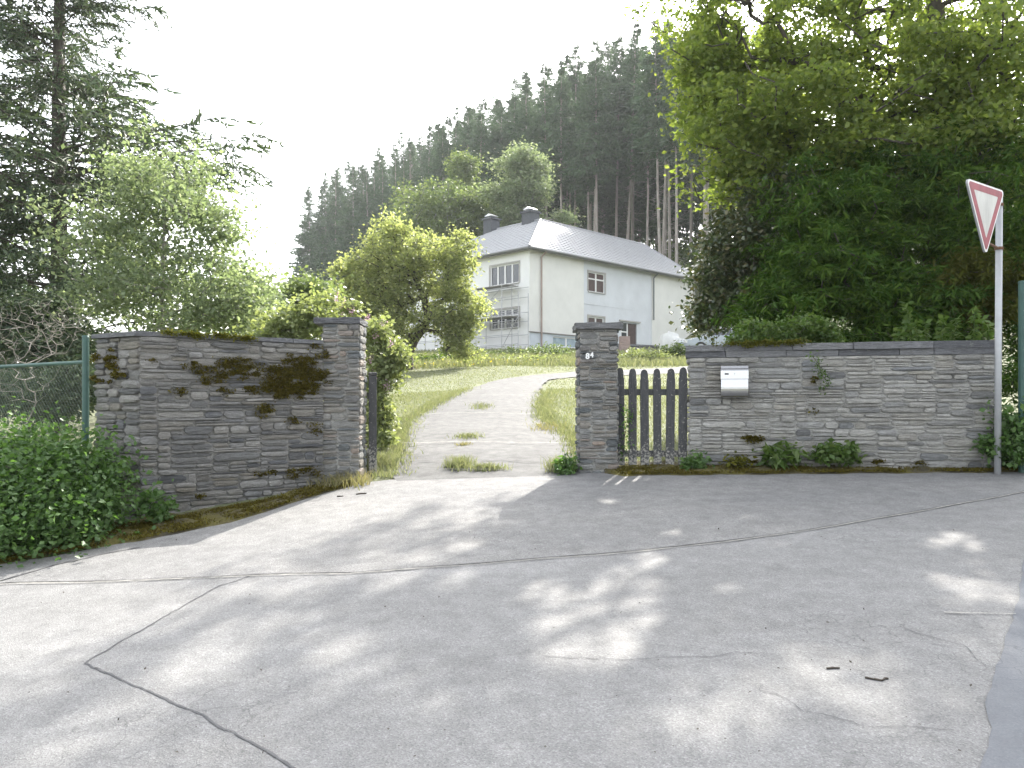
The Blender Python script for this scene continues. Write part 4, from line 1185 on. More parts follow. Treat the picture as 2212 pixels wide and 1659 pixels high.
def plant_root(name, label, cat, base, group=None):
    return tag(empty(name, base), label, cat, group)

def broadleaf(name, label, cat, trunk, lobes, leaf_mat_, n_leaf, Ln, Wd, seed, spread=.28, flat=.7, r_tip=.008, power=.52, bark='bark', droop=.25, group=None, shell=.45, up=.7, step=.5, r_max=9.0, crown_name='crown', gaps=()):
    r = np.random.default_rng(seed)
    cl = lobe_points(lobes, r, shell)
    cl[:, 2] = np.maximum(cl[:, 2], H(cl[:, 0], cl[:, 1]) + .05)
    N, par = skeleton(trunk, cl, r, step)
    V, F = limbs(N, par, r_tip, power, r_max)
    root = plant_root(name, label, cat, (trunk[0][0], trunk[0][1], trunk[0][2]), group)
    link('trunk', np_mesh('trunk', V, F, MAT[bark], True), root)
    per = n_leaf / len(cl)
    cnt = np.maximum(1, (per * r.uniform(.35, 1.7, len(cl))).astype(int))
    ids = np.repeat(np.arange(len(cl)), cnt)
    off = r.normal(0, 1, (len(ids), 3)) * [spread, spread, spread * flat]
    off *= (r.random((len(ids), 1)) ** .4)
    P = cl[ids] + off
    P[:, 2] = np.maximum(P[:, 2], H(P[:, 0], P[:, 1]) + .02)
    sv = np.array(sun_vec)
    for (u, v, rad) in gaps:          # openings in the crown that let sunlight through to the road
        g = P - ground_at(u, v); g = g - (g @ sv)[:, None] * sv
        P = P[np.linalg.norm(g, axis=1) > rad]
    V, F = leaf_tris(P, r, Ln, Wd, droop, up)
    link(crown_name, np_mesh('crown', V, F, leaf_mat_), root)
    return root

def conifer_parts(r, h, z0, prof, nb, n2, m, sl, sw, up0=.1, droop=.25, rtrunk=.2, lean=(0, 0), twigs=False):
    """Trunk and needle sprays of a conifer at the origin: prof(t) is branch length at height share t of the crown."""
    t = np.sort(1 - (1 - r.random(nb)) ** .98); z = z0 + (h - z0) * t
    phi = r.uniform(0, 2 * math.pi, nb); Lb = prof(t) * r.uniform(.6, 1.15, nb)
    e = np.array((np.cos(phi), np.sin(phi))).T; bend = r.normal(0, .16, nb)
    lat = np.stack((-e[:, 1], e[:, 0], np.zeros(nb)), 1)
    upk = up0 + .5 * t ** 2 + r.normal(0, .08, nb); dk = droop * (1 - .5 * t) + r.normal(0, .05, nb)
    def bp(i, s): return np.stack((e[i, 0] * Lb[i] * s - e[i, 1] * bend[i] * Lb[i] * s * s, e[i, 1] * Lb[i] * s + e[i, 0] * bend[i] * Lb[i] * s * s, z[i] + Lb[i] * (upk[i] * s - dk[i] * s ** 2 + .12 * s ** 4)), -1)
    ib = np.repeat(np.arange(nb), n2); s = np.tile(np.linspace(.16, 1, n2), nb) + r.normal(0, .02, nb * n2)
    side = np.where(r.random(len(ib)) < .5, 1, -1)
    p = bp(ib, s)
    l2 = Lb[ib] * (.46 - .27 * s) * r.uniform(.5, 1.25, len(ib)) + .1
    d2 = np.stack((e[ib, 0], e[ib, 1], np.zeros(len(ib))), 1) * (.55 + .6 * s)[:, None] + lat[ib] * (side * r.uniform(.4, 1.1, len(ib)))[:, None]
    d2[:, 2] += r.normal(-.12, .16, len(ib)); d2 = unit(d2)
    it = np.repeat(np.arange(len(ib)), m); s2 = np.tile(np.linspace(.0, 1, m), len(ib)) + r.normal(0, .04, len(ib) * m)
    P = p[it] + d2[it] * (l2[it] * s2)[:, None]; P[:, 2] -= .18 * l2[it] * s2 ** 2
    a = unit(d2[it] * .8 + r.normal(0, .55, (len(it), 3)) - [0, 0, .25]); b = unit(np.cross(a, r.normal(0, 1, (len(it), 3))))
    k_ = np.clip(Lb[ib][it] / Lb.max() * 1.7, .36, 1)[:, None]
    L_ = sl * k_ * r.uniform(.6, 1.4, (len(it), 1)); W_ = sw * k_ * r.uniform(.7, 1.3, (len(it), 1))
    V = np.stack((P - b * W_ * .5, P + b * W_ * .5, P + a * L_), 1).reshape(-1, 3)
    F = np.arange(len(V)).reshape(-1, 3)
    # trunk and main branches
    k = 14; zt = np.linspace(-.4, h, k)
    wob_ = np.cumsum(r.normal(0, .012, (k, 2)), 0)
    T = np.stack((wob_[:, 0] * h * .06, wob_[:, 1] * h * .06, zt), 1)
    R = rtrunk * (1 - np.linspace(0, 1, k)) ** .8 + .012
    P0, P1, R0, R1 = [T[:-1]], [T[1:]], [R[:-1]], [R[1:]]
    q = np.arange(nb)
    for s0, s1 in ((0, .35), (.35, .7), (.7, 1.0)):
        P0.append(bp(q, s0 * np.ones(nb))); P1.append(bp(q, s1 * np.ones(nb)))
        rb = .005 + .007 * Lb
        R0.append(rb * (1.1 - s0)); R1.append(rb * (1.1 - s1))
    if twigs:
        P0.append(p); P1.append(p + d2 * l2[:, None]); R0.append(np.full(len(p), .006)); R1.append(np.full(len(p), .003))
    # dead snags on the bare stem
    ns = max(0, int((z0 - 2) * 3.0))
    if ns:
        zs = r.uniform(1.5, z0 + 1, ns); ph = r.uniform(0, 6.28, ns); ls = r.uniform(.3, 1.5, ns)
        P0.append(np.stack((0 * zs, 0 * zs, zs), 1)); P1.append(np.stack((np.cos(ph) * ls, np.sin(ph) * ls, zs - ls * r.uniform(-.1, .5, ns)), 1)); R0.append(np.full(ns, .02)); R1.append(np.full(ns, .006))
    Vt, Ft = tubes(np.concatenate(P0), np.concatenate(P1), np.concatenate(R0), np.concatenate(R1), 6)
    return (V, F), (Vt, Ft)

# --- the spruce wood on the hill
def spruce_proto(seed, h, z0, rmax, mat='spruce', nb=210):
    r = np.random.default_rng(seed)
    prof = lambda t: rmax * ((1 - t) ** .8 * .96 + .03) * np.clip(t * 5 + .35, 0, 1)
    (V, F), (Vt, Ft) = conifer_parts(r, h, z0, prof, nb, 9, 6, .55, .17, .14, .34, .175)
    c = np_mesh('crown', V, F, MAT[mat]); t = np_mesh('trunk', Vt, Ft, MAT['spruce_bark'], True)
    return c, t, h
bare = [spruce_proto(40 + i, 25.0 + i * .9, 12.2 + .8 * (i % 3), 2.9 + .25 * (i % 2), nb=200) for i in range(4)]
full = [spruce_proto(60 + i, 21 + i, 2.5 + i, 3.6, nb=280) for i in range(3)]
sky_line = [spruce_proto(80 + i, 24 + i, 2.0, 3.7, nb=280) for i in range(2)]
rf = np.random.default_rng(77); pyr = random.Random(5)
CREST = np.array([(560, 470), (610, 420), (650, 385), (700, 368), (770, 330), (870, 285), (975, 235), (1060, 195), (1135, 145), (1200, 118), (1260, 92), (1310, 55), (1380, 38), (1480, 38), (1720, 38)])
def plant_spruce(proto, x, y, sc, label, group):
    z = float(H(x, y)) - .1
    top = CAM_Z + (HOR - np.interp(1106 + F_PX * x / y, CREST[:, 0], CREST[:, 1])) / F_PX * y      # the stand's height follows the slope of its skyline
    sc = float(np.clip((top - z) / proto[2] * (.72 + .3 * sc), .5, 1.45))
    root = plant_root('spruce_tree', label, 'spruce', (x, y, z), group)
    root.rotation_euler = (rf.normal(0, .015), rf.normal(0, .015), rf.uniform(0, 6.28)); root.scale = (sc * rf.uniform(.92, 1.08), sc * rf.uniform(.92, 1.08), sc)
    for nm, me in (('crown', proto[0]), ('trunk', proto[1])):
        o = bpy.data.objects.new(nm, me); C.objects.link(o); o.parent = root
rows = [(1.5, 3.0, 'edge'), (5.5, 3.6, 'edge'), (11.5, 5.0, 'mid'), (16, 5.0, 'deep'), (21, 5.4, 'deep'), (27, 6.0, 'deep')]
for q0, sp, kind in rows:
    s = -46.0 + rf.uniform(0, sp)
    while s < 108:
        ss, q1 = s + rf.normal(0, .9), q0 + rf.normal(0, 1.1)
        x, y = FO + FD * ss + FN * q1
        u = 1106 + F_PX * x / y
        far = s > 52
        if 560 < u < 1720:
            hs_ = rf.uniform(.5, .98)
            if kind == 'edge' and not far:
                plant_spruce(bare[pyr.randrange(4)], x, y, hs_, 'tall spruce with long bare grey trunk on the wood edge above the house roof', 'bare-trunked spruces on the wood edge')
            elif kind == 'edge':
                plant_spruce(sky_line[pyr.randrange(2)], x, y, hs_, 'dark pointed spruce on the skyline sloping down behind the round tree', 'pointed spruces on the falling skyline')
            elif kind == 'mid':
                plant_spruce(bare[pyr.randrange(4)] if not far else full[pyr.randrange(3)], x, y, hs_ * .97, 'spruce standing in the second ranks of the dark wood', 'spruces inside the wood')
            else:
                plant_spruce(full[pyr.randrange(3)], x, y, hs_ * .88, 'spruce deep in the shade of the dark wood', 'spruces deep in the wood')
        s += sp * rf.uniform(.7, 1.3)

# undergrowth between the trunks
ru = np.random.default_rng(19)
n = 46000; su, qu = ru.uniform(-50, 70, n), ru.uniform(3, 34, n)
xu, yu = FO[0] + FD[0] * su + FN[0] * qu, FO[1] + FD[1] * su + FN[1] * qu
hu = 1.0 + 3.2 * sstep(8, 26, qu) + 1.5 * wob(xu, yu, .35)
V, F = leaf_tris(np.stack((xu, yu, H(xu, yu) + np.maximum(hu, .3) * ru.random(n)), 1), ru, .55, .32)
tag(link('undergrowth', np_mesh('undergrowth', V, F, MAT['hedge'])), 'dark undergrowth between the spruce trunks', 'undergrowth', kind='stuff')

# --- tall conifer on the left
def big_conifer():
    r = np.random.default_rng(9)
    base = (-9.75, 17.2); zb = float(H(*base))
    prof = lambda t: np.interp(t, [0, .12, .22, .28, .31, .34, .45, .6, .8, 1], [3.0, 3.2, 3.0, 3.4, 4.2, 2.6, 2.0, 1.7, 1.2, .2])
    (V, F), (Vt, Ft) = conifer_parts(r, 16.0, 1.2, prof, 270, 18, 17, .2, .055, .26, .3, .19, twigs=True)
    root = plant_root('fir_tree', 'tall dark conifer with ragged spreading branches at the edge behind the mesh fence', 'conifer', (*base, zb))
    sh = np.array((*base, zb))
    link('crown', np_mesh('crown', V + sh, F, MAT['fir']), root); link('trunk', np_mesh('trunk', Vt + sh, Ft, MAT['bark'], True), root)
    base = (-13.2, 18.5); zb = float(H(*base)); sh = np.array((*base, zb))
    prof = lambda t: 4.2 * (1 - t) ** .7 + .3
    (V, F), (Vt, Ft) = conifer_parts(r, 15.0, .8, prof, 150, 14, 12, .24, .07, .14, .35, .2)
    root = plant_root('fir_tree', 'second dark conifer cut by the picture edge behind bleached twigs', 'conifer', (*base, zb))
    link('crown', np_mesh('crown', V + sh, F, MAT['fir']), root); link('trunk', np_mesh('trunk', Vt + sh, Ft, MAT['bark'], True), root)
big_conifer()

def gz(x, y): return float(H(x, y))
# --- pale young tree behind the left wall, several thin stems
def P3(u, v, y): return tuple(at(u, v, y))
def lobe(u, v, y, ru, rv, ry, n):
    """A crown lobe centred on a photo point at depth y; ru and rv in photo pixels."""
    c = at(u, v, y); k = y / F_PX
    return (c[0], c[1], c[2], ru * k, ry, rv * k, n)
yb = 13.0; bx_ = at(352, 700, yb)[0]
broadleaf('birch_tree', 'pale green young tree with thin stems behind the mossy wall', 'tree',
          [(bx_, yb, gz(bx_, yb)), P3(351, 760, yb), P3(350, 640, yb), P3(352, 540, yb), P3(356, 440, yb), P3(350, 340, yb)],
          [lobe(350, 400, yb, 120, 95, 1.1, 70), lobe(240, 500, yb, 120, 80, 1.1, 55), lobe(440, 480, yb, 90, 90, 1.0, 55), lobe(330, 600, yb, 150, 70, 1.1, 45), lobe(500, 640, yb, 90, 80, .9, 60), lobe(240, 640, yb, 80, 60, .9, 26), lobe(420, 690, yb, 150, 40, .9, 36)],
          MAT['birch'], 21000, .08, .05, 31, spread=.24, r_tip=.0045, power=.45, bark='grey_bark')
yb = 15.0; bx_ = at(560, 700, yb)[0]
broadleaf('birch_tree', 'smaller pale tree between the young tree and the yellow shrubs', 'tree',
          [(bx_, yb, gz(bx_, yb)), P3(545, 700, yb), P3(540, 620, yb)],
          [lobe(535, 610, yb, 55, 65, .6, 30), lobe(560, 690, yb, 60, 45, .6, 26), lobe(490, 690, yb, 60, 45, .6, 22)],
          MAT['birch'], 5500, .085, .05, 32, spread=.2, r_tip=.0045, power=.45, bark='grey_bark')

# --- shrubs behind the left wall
def bush(name, label, u, y, lobes, mat, n_leaf, Ln, Wd, seed, cat='shrub', **kw):
    x = at(u, 800, y)[0]; zb = gz(x, y)
    top = max(l[2] for l in lobes)
    return broadleaf(name, label, cat, [(x, y, zb), (x + .03, y, zb + .25 * (top - zb)), (x, y + .02, zb + .5 * (top - zb))], lobes, MAT[mat], n_leaf, Ln, Wd, seed, **{**dict(spread=.14, r_tip=.004, power=.42, step=.25), **kw})
bush('flowering_shrub', 'yellow-green shrub rising above the mossy wall beside the pillar', 630, 11.5, [lobe(610, 705, 11.5, 70, 40, .5, 40), lobe(690, 680, 11.5, 50, 40, .45, 30), lobe(580, 740, 11.5, 60, 40, .5, 24), lobe(660, 780, 11.5, 90, 70, .5, 26), lobe(710, 650, 12, 22, 24, .3, 8)], 'lilac', 5600, .075, .05, 33)
bush('shrub', 'mid green shrub seen low between the pale tree and the round tree', 640, 20, [lobe(650, 640, 20, 70, 45, 1.0, 60), lobe(600, 690, 20, 60, 50, 1.0, 40), lobe(700, 660, 20, 40, 50, .8, 30)], 'midgreen', 5000, .13, .08, 34, spread=.25)
bush('lilac_bush', 'lilac bush with pale pink blossom beside the open gate leaf', 822, 11.0, [lobe(826, 755, 11, 36, 45, .35, 36), lobe(838, 800, 11, 36, 40, .3, 34), lobe(810, 710, 11, 24, 22, .3, 12), lobe(862, 770, 11, 16, 20, .25, 8), lobe(750, 668, 11.3, 30, 20, .3, 9), lobe(815, 850, 11, 30, 36, .3, 22), lobe(818, 905, 11, 28, 34, .28, 22), lobe(814, 945, 10.9, 30, 24, .25, 14)], 'lilac', 7000, .07, .045, 35, spread=.1)
lb = bpy.data.objects['lilac_bush']
rb = np.random.default_rng(4)
pan = [P3(727, 640, 11.2), P3(742, 655, 11.2), P3(738, 672, 11.2), P3(795, 690, 10.9), P3(790, 700, 10.9), P3(800, 775, 10.7), P3(828, 700, 10.8), P3(845, 740, 10.7), P3(760, 668, 11.1), P3(812, 725, 10.7), P3(835, 832, 10.7), P3(805, 812, 10.7)]
bp_ = np.concatenate([np.array(c) + rb.normal(0, 1, (30, 3)) * [.02, .02, .045] for c in pan])
V, F = leaf_tris(bp_, rb, .022, .02); link('blossom', np_mesh('blossom', V, F, MAT['blossom']), lb)['kind'] = 'stuff'

# --- round tree before the house
yt = 30.0; x0 = at(884, 790, yt)[0]
broadleaf('apple_tree', 'round yellow-green tree with bent dark trunk before the house', 'tree',
          [(x0, yt, gz(x0, yt)), P3(882, 765, yt), P3(893, 738, yt), P3(912, 712, yt), P3(925, 688, yt), P3(915, 640, yt), P3(890, 590, yt)],
          [lobe(840, 570, yt, 95, 75, 1.8, 110), lobe(800, 630, yt, 75, 60, 1.6, 60), lobe(890, 540, yt, 70, 60, 1.6, 60), lobe(900, 640, yt, 90, 50, 1.6, 60), lobe(830, 690, yt, 50, 35, 1.0, 24), lobe(850, 495, yt, 40, 30, .8, 20),
           lobe(990, 570, yt - .6, 45, 75, 1.0, 60), lobe(1005, 660, yt - .6, 42, 70, 1.0, 55), lobe(985, 730, yt - .6, 30, 35, .7, 20), lobe(945, 590, yt, 50, 70, 1.0, 36), lobe(760, 600, yt, 40, 60, .8, 30), lobe(780, 680, yt, 50, 40, .9, 30), lobe(880, 690, yt - .5, 70, 35, .9, 36), lobe(965, 690, yt - .5, 45, 40, .9, 34), lobe(1000, 745, yt - .5, 40, 35, .7, 26), lobe(850, 735, yt - .5, 36, 24, .6, 14)],
          MAT['apple'], 33000, .13, .08, 36, spread=.26, r_tip=.012, power=.5)
# --- dark low bush and flowers in front of the house bank
for i, (u, v, y, ru, rv, lab, mt) in enumerate([(985, 760, 36, 36, 26, 'dark green shrub under the right lobe of the round tree', 'hedge'), (1090, 772, 38, 70, 20, 'grey-green low shrub on the bank before the house plinth', 'midgreen'), (1190, 766, 38, 60, 20, 'low leafy shrub on the bank left of the numbered pillar', 'midgreen'), (1130, 790, 33, 90, 14, 'flowering ground shrub along the driveway bank', 'lilac'), (930, 790, 34, 50, 18, 'dark low shrub at the foot of the round tree', 'hedge'), (1455, 765, 36, 30, 22, 'small dark bush in the lawn before the white sacks', 'hedge'), (1395, 770, 34, 50, 10, 'low green plants before the garden wall', 'lilac')]):
    bush('garden_shrub', lab, u, y, [lobe(u, v, y, ru, rv, .8, 40), lobe(u - ru * .5, v + 6, y, ru * .5, rv * .8, .7, 18), lobe(u + ru * .5, v + 5, y, ru * .5, rv * .7, .7, 18)], mt, 3200, .13, .07, 150 + i, spread=.2)

# --- trees behind the house
yt = 64.0
def far_tree(label, u, y, lobes, mat, n, seed, **kw):
    x = at(u, 700, y)[0]; zb = gz(x, y); top = max(l[2] for l in lobes)
    return broadleaf('garden_tree', label, 'tree', [(x, y, zb), (x, y, zb + .35 * (top - zb)), (x + .1, y, zb + .6 * (top - zb)), (x, y, zb + .8 * (top - zb))], lobes, MAT[mat], int(n * 1.7), .22, .14, seed, **{**dict(spread=.5, r_tip=.02, power=.5, step=.9, bark='grey_bark'), **kw})
far_tree('broad rounded green tree left of the chimneys', 940, 62, [lobe(930, 455, 62, 80, 55, 3, 90), lobe(1000, 440, 62, 60, 50, 2.5, 60), lobe(960, 510, 62, 100, 50, 3, 70), lobe(1040, 470, 62, 40, 60, 2, 40)], 'midgreen', 12000, 41)
far_tree('slim pale tree top rising behind the broad rounded tree', 1000, 66, [lobe(1000, 365, 66, 24, 40, 1.2, 40), lobe(1000, 420, 66, 40, 45, 1.5, 40)], 'midgreen', 5000, 42)
far_tree('tall pale green tree standing behind the house ridge', 1130, 60, [lobe(1125, 365, 60, 42, 50, 2, 60), lobe(1130, 420, 60, 70, 50, 2.4, 80), lobe(1090, 440, 60, 45, 50, 2, 40), lobe(1165, 400, 60, 36, 40, 1.6, 30), lobe(1120, 490, 60, 70, 50, 2, 50), lobe(1225, 475, 60, 30, 16, 1, 12)], 'birch', 12000, 43)

# --- right-hand group: maple, yew, dark glossy tree
ym = 13.6
broadleaf('maple_tree', 'large bright yellow-green maple overhanging the long wall', 'tree',
          [(8.2, 14.2, gz(8.2, 14.2)), (8.15, 14.2, 3.0), (8.0, 14.1, 4.8), (7.6, 13.9, 6.4), (7.3, 13.8, 8.4), (7.0, 13.7, 10.4)],
          [lobe(1760, 130, ym, 290, 170, 2.4, 230), lobe(1600, 260, ym - .8, 150, 120, 1.4, 90), lobe(1620, 380, ym - .8, 100, 60, 1.0, 40), lobe(1820, 300, ym - 1.2, 260, 110, 1.6, 140), lobe(1560, 90, ym, 100, 110, 1.4, 60), lobe(2080, 170, ym - 1, 240, 170, 2.2, 190), lobe(2120, 360, ym - 1.8, 180, 110, 1.2, 80), lobe(1530, 160, ym, 70, 50, .9, 24),
           lobe(1740, -180, ym, 330, 200, 2.8, 170), lobe(2100, -160, ym, 320, 220, 2.8, 150), (8.5, 16.5, 9.5, 4.2, 3.2, 3.6, 110), (4.3, 16.0, 10.6, 2.6, 2.4, 2.0, 70), (1.9, 13.6, 10.7, 1.7, 1.4, .9, 60)],
          MAT['maple'], 115000, .09, .062, 51, gaps=[(1290, 1370, .3), (1250, 1330, .24), (1330, 1300, .27), (1370, 1270, .22), (1180, 1275, .17), (1290, 1395, .2), (1330, 1330, .25), (1230, 1385, .2), (2080, 1168, .16), (2000, 1175, .12), (2130, 1270, .18), (2060, 1262, .15), (2190, 1290, .12), (1690, 1185, .12), (1450, 1160, .13), (1330, 1250, .16), (980, 1255, .14), (850, 1258, .14), (1020, 1180, .12), (1560, 1280, .12), (1620, 1120, .1), (1320, 1085, .1), (1400, 1210, .16), (730, 1410, .14), (1325, 1040, .2), (1365, 1033, .2)], spread=.23, flat=.5, r_tip=.012, power=.5, r_max=.26, shell=.5)
yy = 11.6
broadleaf('yew_tree', 'dense dark evergreen yew behind the long slate wall', 'tree',
          [(6.6, 12.4, gz(6.6, 12.4)), (6.55, 12.3, 2.4), (6.4, 12.2, 3.6), (6.2, 12.1, 5.0), (6.1, 12.1, 5.8)],
          [lobe(1950, 450, yy + .4, 270, 160, 1.4, 240), lobe(1850, 600, yy - .2, 200, 110, 1.0, 190), lobe(1740, 620, yy, 110, 100, .8, 90), lobe(2080, 380, yy + .5, 200, 120, 1.2, 120), lobe(2120, 540, yy - .3, 120, 110, .9, 110), lobe(1950, 660, yy - .4, 190, 60, .7, 110), lobe(1800, 480, yy, 130, 110, .9, 90), lobe(1640, 690, yy, 70, 50, .6, 26), lobe(1880, 735, yy - .3, 110, 40, .5, 40), lobe(2020, 735, yy - .3, 110, 40, .5, 40), lobe(1960, 780, yy - .3, 200, 40, .5, 30)],
          MAT['yew'], 110000, .13, .026, 52, spread=.18, flat=.32, r_tip=.007, power=.5, r_max=.2, droop=.45, up=1.0)
bush('golden_shrub', 'olive-gold evergreen sprays beside the give-way sign post', 2110, 10.8, [lobe(2080, 600, 10.8, 80, 45, .5, 40), lobe(2170, 600, 10.8, 80, 60, .5, 40), lobe(2130, 660, 10.8, 60, 40, .4, 20)], 'golden_yew', 9000, .11, .028, 53, spread=.15, droop=.5)
yh = 12.6; hx = at(1668, 700, yh)[0]
broadleaf('holly_tree', 'dark glossy-leaved small tree at the house end of the long wall', 'tree',
          [(hx, yh, gz(hx, yh)), P3(1667, 720, yh), P3(1666, 620, yh), P3(1664, 520, yh), P3(1662, 440, yh)],
          [lobe(1650, 460, yh, 80, 80, .7, 90), lobe(1580, 540, yh, 75, 80, .7, 80), lobe(1560, 640, yh, 70, 70, .6, 70), lobe(1680, 570, yh, 70, 90, .7, 60), lobe(1620, 620, yh - .2, 70, 80, .6, 50), lobe(1530, 690, yh, 40, 35, .4, 22), lobe(1690, 420, yh, 60, 45, .5, 30)],
          MAT['holly'], 17000, .085, .05, 54, gaps=[(1325, 1040, .2), (1365, 1033, .2)], spread=.15, r_tip=.005, power=.48, bark='grey_bark')

# --- plants on and by the walls
bush('wall_shrub', 'soft pale green shrub growing behind the mossy coping of the long wall', 1690, 9.75, [lobe(1640, 718, 9.75, 60, 28, .25, 40), lobe(1740, 712, 9.75, 75, 30, .25, 50), lobe(1790, 735, 9.75, 40, 20, .2, 20), lobe(1600, 735, 9.75, 40, 20, .2, 18), lobe(1690, 780, 9.75, 90, 40, .2, 30)], 'weed', 8000, .05, .03, 61, spread=.07)
def nettle(label, u, y, vt, seed):
    r = np.random.default_rng(seed); x = at(u, 800, y)[0]; zb = gz(x, y); top = at(u, vt, y)[2]
    n = int((top - zb) / .05); zs = np.linspace(zb + .1, top, n)
    T = np.stack((x + .03 * np.sin(zs * 4 + seed), np.full(n, y), zs), 1)
    root = plant_root('nettle', label, 'weed', (x, y, zb), 'tall weeds behind the long wall')
    V, F = tubes(T[:-1], T[1:], np.full(n - 1, .006), np.full(n - 1, .005), 5); link('stem', np_mesh('stem', V, F, MAT['weed'], True), root)
    P = np.repeat(T, 7, 0) + r.normal(0, .008, (7 * n, 3)); out = r.normal(0, 1, P.shape) * [1, 1, .1]
    V, F = leaf_tris(P, r, .085, .045, .15, .8, unit(out)); link('leaves', np_mesh('leaves', V, F, MAT['weed']), root)
for k, (u, vt, y) in enumerate([(1962, 655, 9.5), (1980, 700, 9.3), (2005, 700, 9.4), (2040, 690, 9.3), (2062, 690, 9.5), (2100, 672, 9.2), (2118, 690, 9.3), (1940, 710, 9.4), (2140, 705, 9.2)]):
    nettle('tall green weed stem rising behind the long wall near the sign post', u, y, vt, 200 + k)
def weed(label, name, u, v, y, ru, rv, n, Ln, Wd, mat, seed, cl=14, sp=.06):
    bush(name, label, u, y, [lobe(u, v, y, ru, rv, .14, cl)], mat, n, Ln, Wd, seed, cat='weed', spread=sp, r_tip=.003)
weed('leafy dandelion clump at the foot of the long wall under the moss patch', 'dandelion', 1685, 985, 8.62, 42, 22, 260, .13, .04, 'weed', 71)
weed('rounded leafy weed in the middle of the long wall foot', 'weed_clump', 1812, 980, 8.55, 58, 24, 900, .07, .045, 'weed', 72)
weed('dark weed clump where the picket gate meets the long wall', 'weed_clump', 1500, 1000, 8.78, 34, 18, 420, .06, .04, 'bramble', 73)
weed('small mossy weed left of the dandelion clump', 'weed_clump', 1592, 998, 8.72, 20, 10, 200, .05, .03, 'moss_green', 74)
weed('ivy tuft growing at the drive side foot of the numbered pillar', 'weed_clump', 1222, 1008, 8.82, 18, 20, 380, .05, .035, 'bramble', 75)
for k, (u, v, y, ru, rv, lab) in enumerate([(2190, 935, 8.2, 40, 60, 'bramble thicket behind the sign post at the wall end'), (2150, 960, 8.25, 22, 24, 'small bramble sprig in front of the wall end')]):
    bush('bramble_bush', lab, u, y, [lobe(u, v, y, ru, rv, .3, 40), lobe(u + 30, v + 20, y, ru, rv * .8, .3, 30)], 'bramble', 2600, .06, .045, 80 + k, spread=.08)
# bramble thicket at the lower left
bl = [lobe(50, 985, 7.4, 70, 36, .4, 50), lobe(150, 1005, 7.2, 60, 36, .4, 46), lobe(40, 1060, 6.8, 90, 50, .45, 90), lobe(130, 1075, 6.9, 70, 55, .4, 66), lobe(205, 1095, 6.95, 30, 35, .25, 26), lobe(30, 1140, 6.5, 70, 40, .35, 60), lobe(-60, 1080, 6.6, 90, 80, .4, 60), lobe(120, 1130, 6.6, 70, 30, .3, 40), lobe(215, 1030, 7.2, 40, 30, .25, 20)]
bush('bramble_bush', 'dense green bramble thicket spilling over the mossy verge under the fence', 100, 7.2, bl, 'bramble', 26000, .05, .036, 91, spread=.2, shell=.9, flat=.9, up=1.0)
weed('small bramble shoots at the corner foot of the mossy wall', 'weed_clump', 335, 1095, 7.2, 42, 30, 420, .06, .042, 'bramble', 92)
bush('dark_conifer_shrub', 'low dark evergreen behind the chain-link fence', 120, 10.5, [lobe(110, 860, 10.5, 90, 60, .6, 60), lobe(30, 840, 11.5, 70, 60, .6, 40), lobe(170, 830, 10.5, 40, 60, .5, 30)], 'fir', 9000, .1, .03, 93, spread=.14)
def creeper(label, pts, n, size, mat, seed):
    r = np.random.default_rng(seed); root = plant_root('creeper', label, 'creeper', pts[0])
    T = np.array(pts, float); V, F = tubes(T[:-1], T[1:], np.full(len(T) - 1, .004), np.full(len(T) - 1, .003), 5)
    link('stem', np_mesh('stem', V, F, MAT['bark']), root)
    i = r.integers(0, len(T) - 1, n); P = T[i] + (T[i + 1] - T[i]) * r.random((n, 1)) + r.normal(0, 1, (n, 3)) * [.035, .012, .035]
    V, F = leaf_tris(P, r, size, size * .65, .4, .3); link('leaves', np_mesh('leaves', V, F, MAT[mat]), root)
yw = 8.58
creeper('small creeper hanging in the upper middle of the long wall', [P3(1755, 770, yw), P3(1768, 785, yw - .01), P3(1775, 810, yw - .01), P3(1790, 826, yw - .01), P3(1778, 845, yw - .01)], 170, .03, 'weed', 76)
creeper('creeper tuft low on the picket gate hinge side', [P3(1345, 985, 9.02), P3(1350, 940, 9.0), P3(1356, 905, 9.0), P3(1352, 880, 9.02)], 170, .035, 'bramble', 77)
bush('evergreen_hedge', 'dark evergreen mass behind the right-hand fence post', 2240, 11.0, [lobe(2230, 700, 11, 70, 120, .6, 90), lobe(2320, 620, 11.5, 90, 160, .7, 90), lobe(2230, 820, 10.6, 80, 60, .5, 40)], 'yew', 16000, .11, .024, 94, spread=.18)
bush('evergreen_hedge', 'dark evergreen mass behind the bleached leafless shrub', 60, 13.5, [lobe(60, 720, 13.5, 120, 90, .8, 110), lobe(-60, 640, 14, 120, 130, .9, 90), lobe(150, 780, 13, 80, 70, .7, 60), lobe(40, 830, 12.5, 120, 60, .7, 60)], 'fir', 22000, .12, .04, 95, spread=.2)
# bleached bare shrub behind the fence
def twig_bush():
    r = np.random.default_rng(14); y = 9.6; x = at(45, 800, y)[0]; zb = gz(x, y)
    pts = lobe_points([lobe(60, 720, y, 130, 75, .5, 300), lobe(30, 800, y, 90, 60, .4, 110), lobe(120, 690, y, 90, 40, .4, 110)], r, .35)
    N, par = skeleton([(x, y, zb), (x + .05, y, zb + .4), (x + .05, y, zb + .8)], pts, r, .15, .18)
    V, F = limbs(N, par, .0018, .33, .014, 4)
    root = plant_root('bare_shrub', 'leafless bleached shrub behind the chain-link fence', 'shrub', (x, y, zb))
    link('twigs', np_mesh('twigs', V, F, MAT['dead_twig'], True), root)
twig_bush()

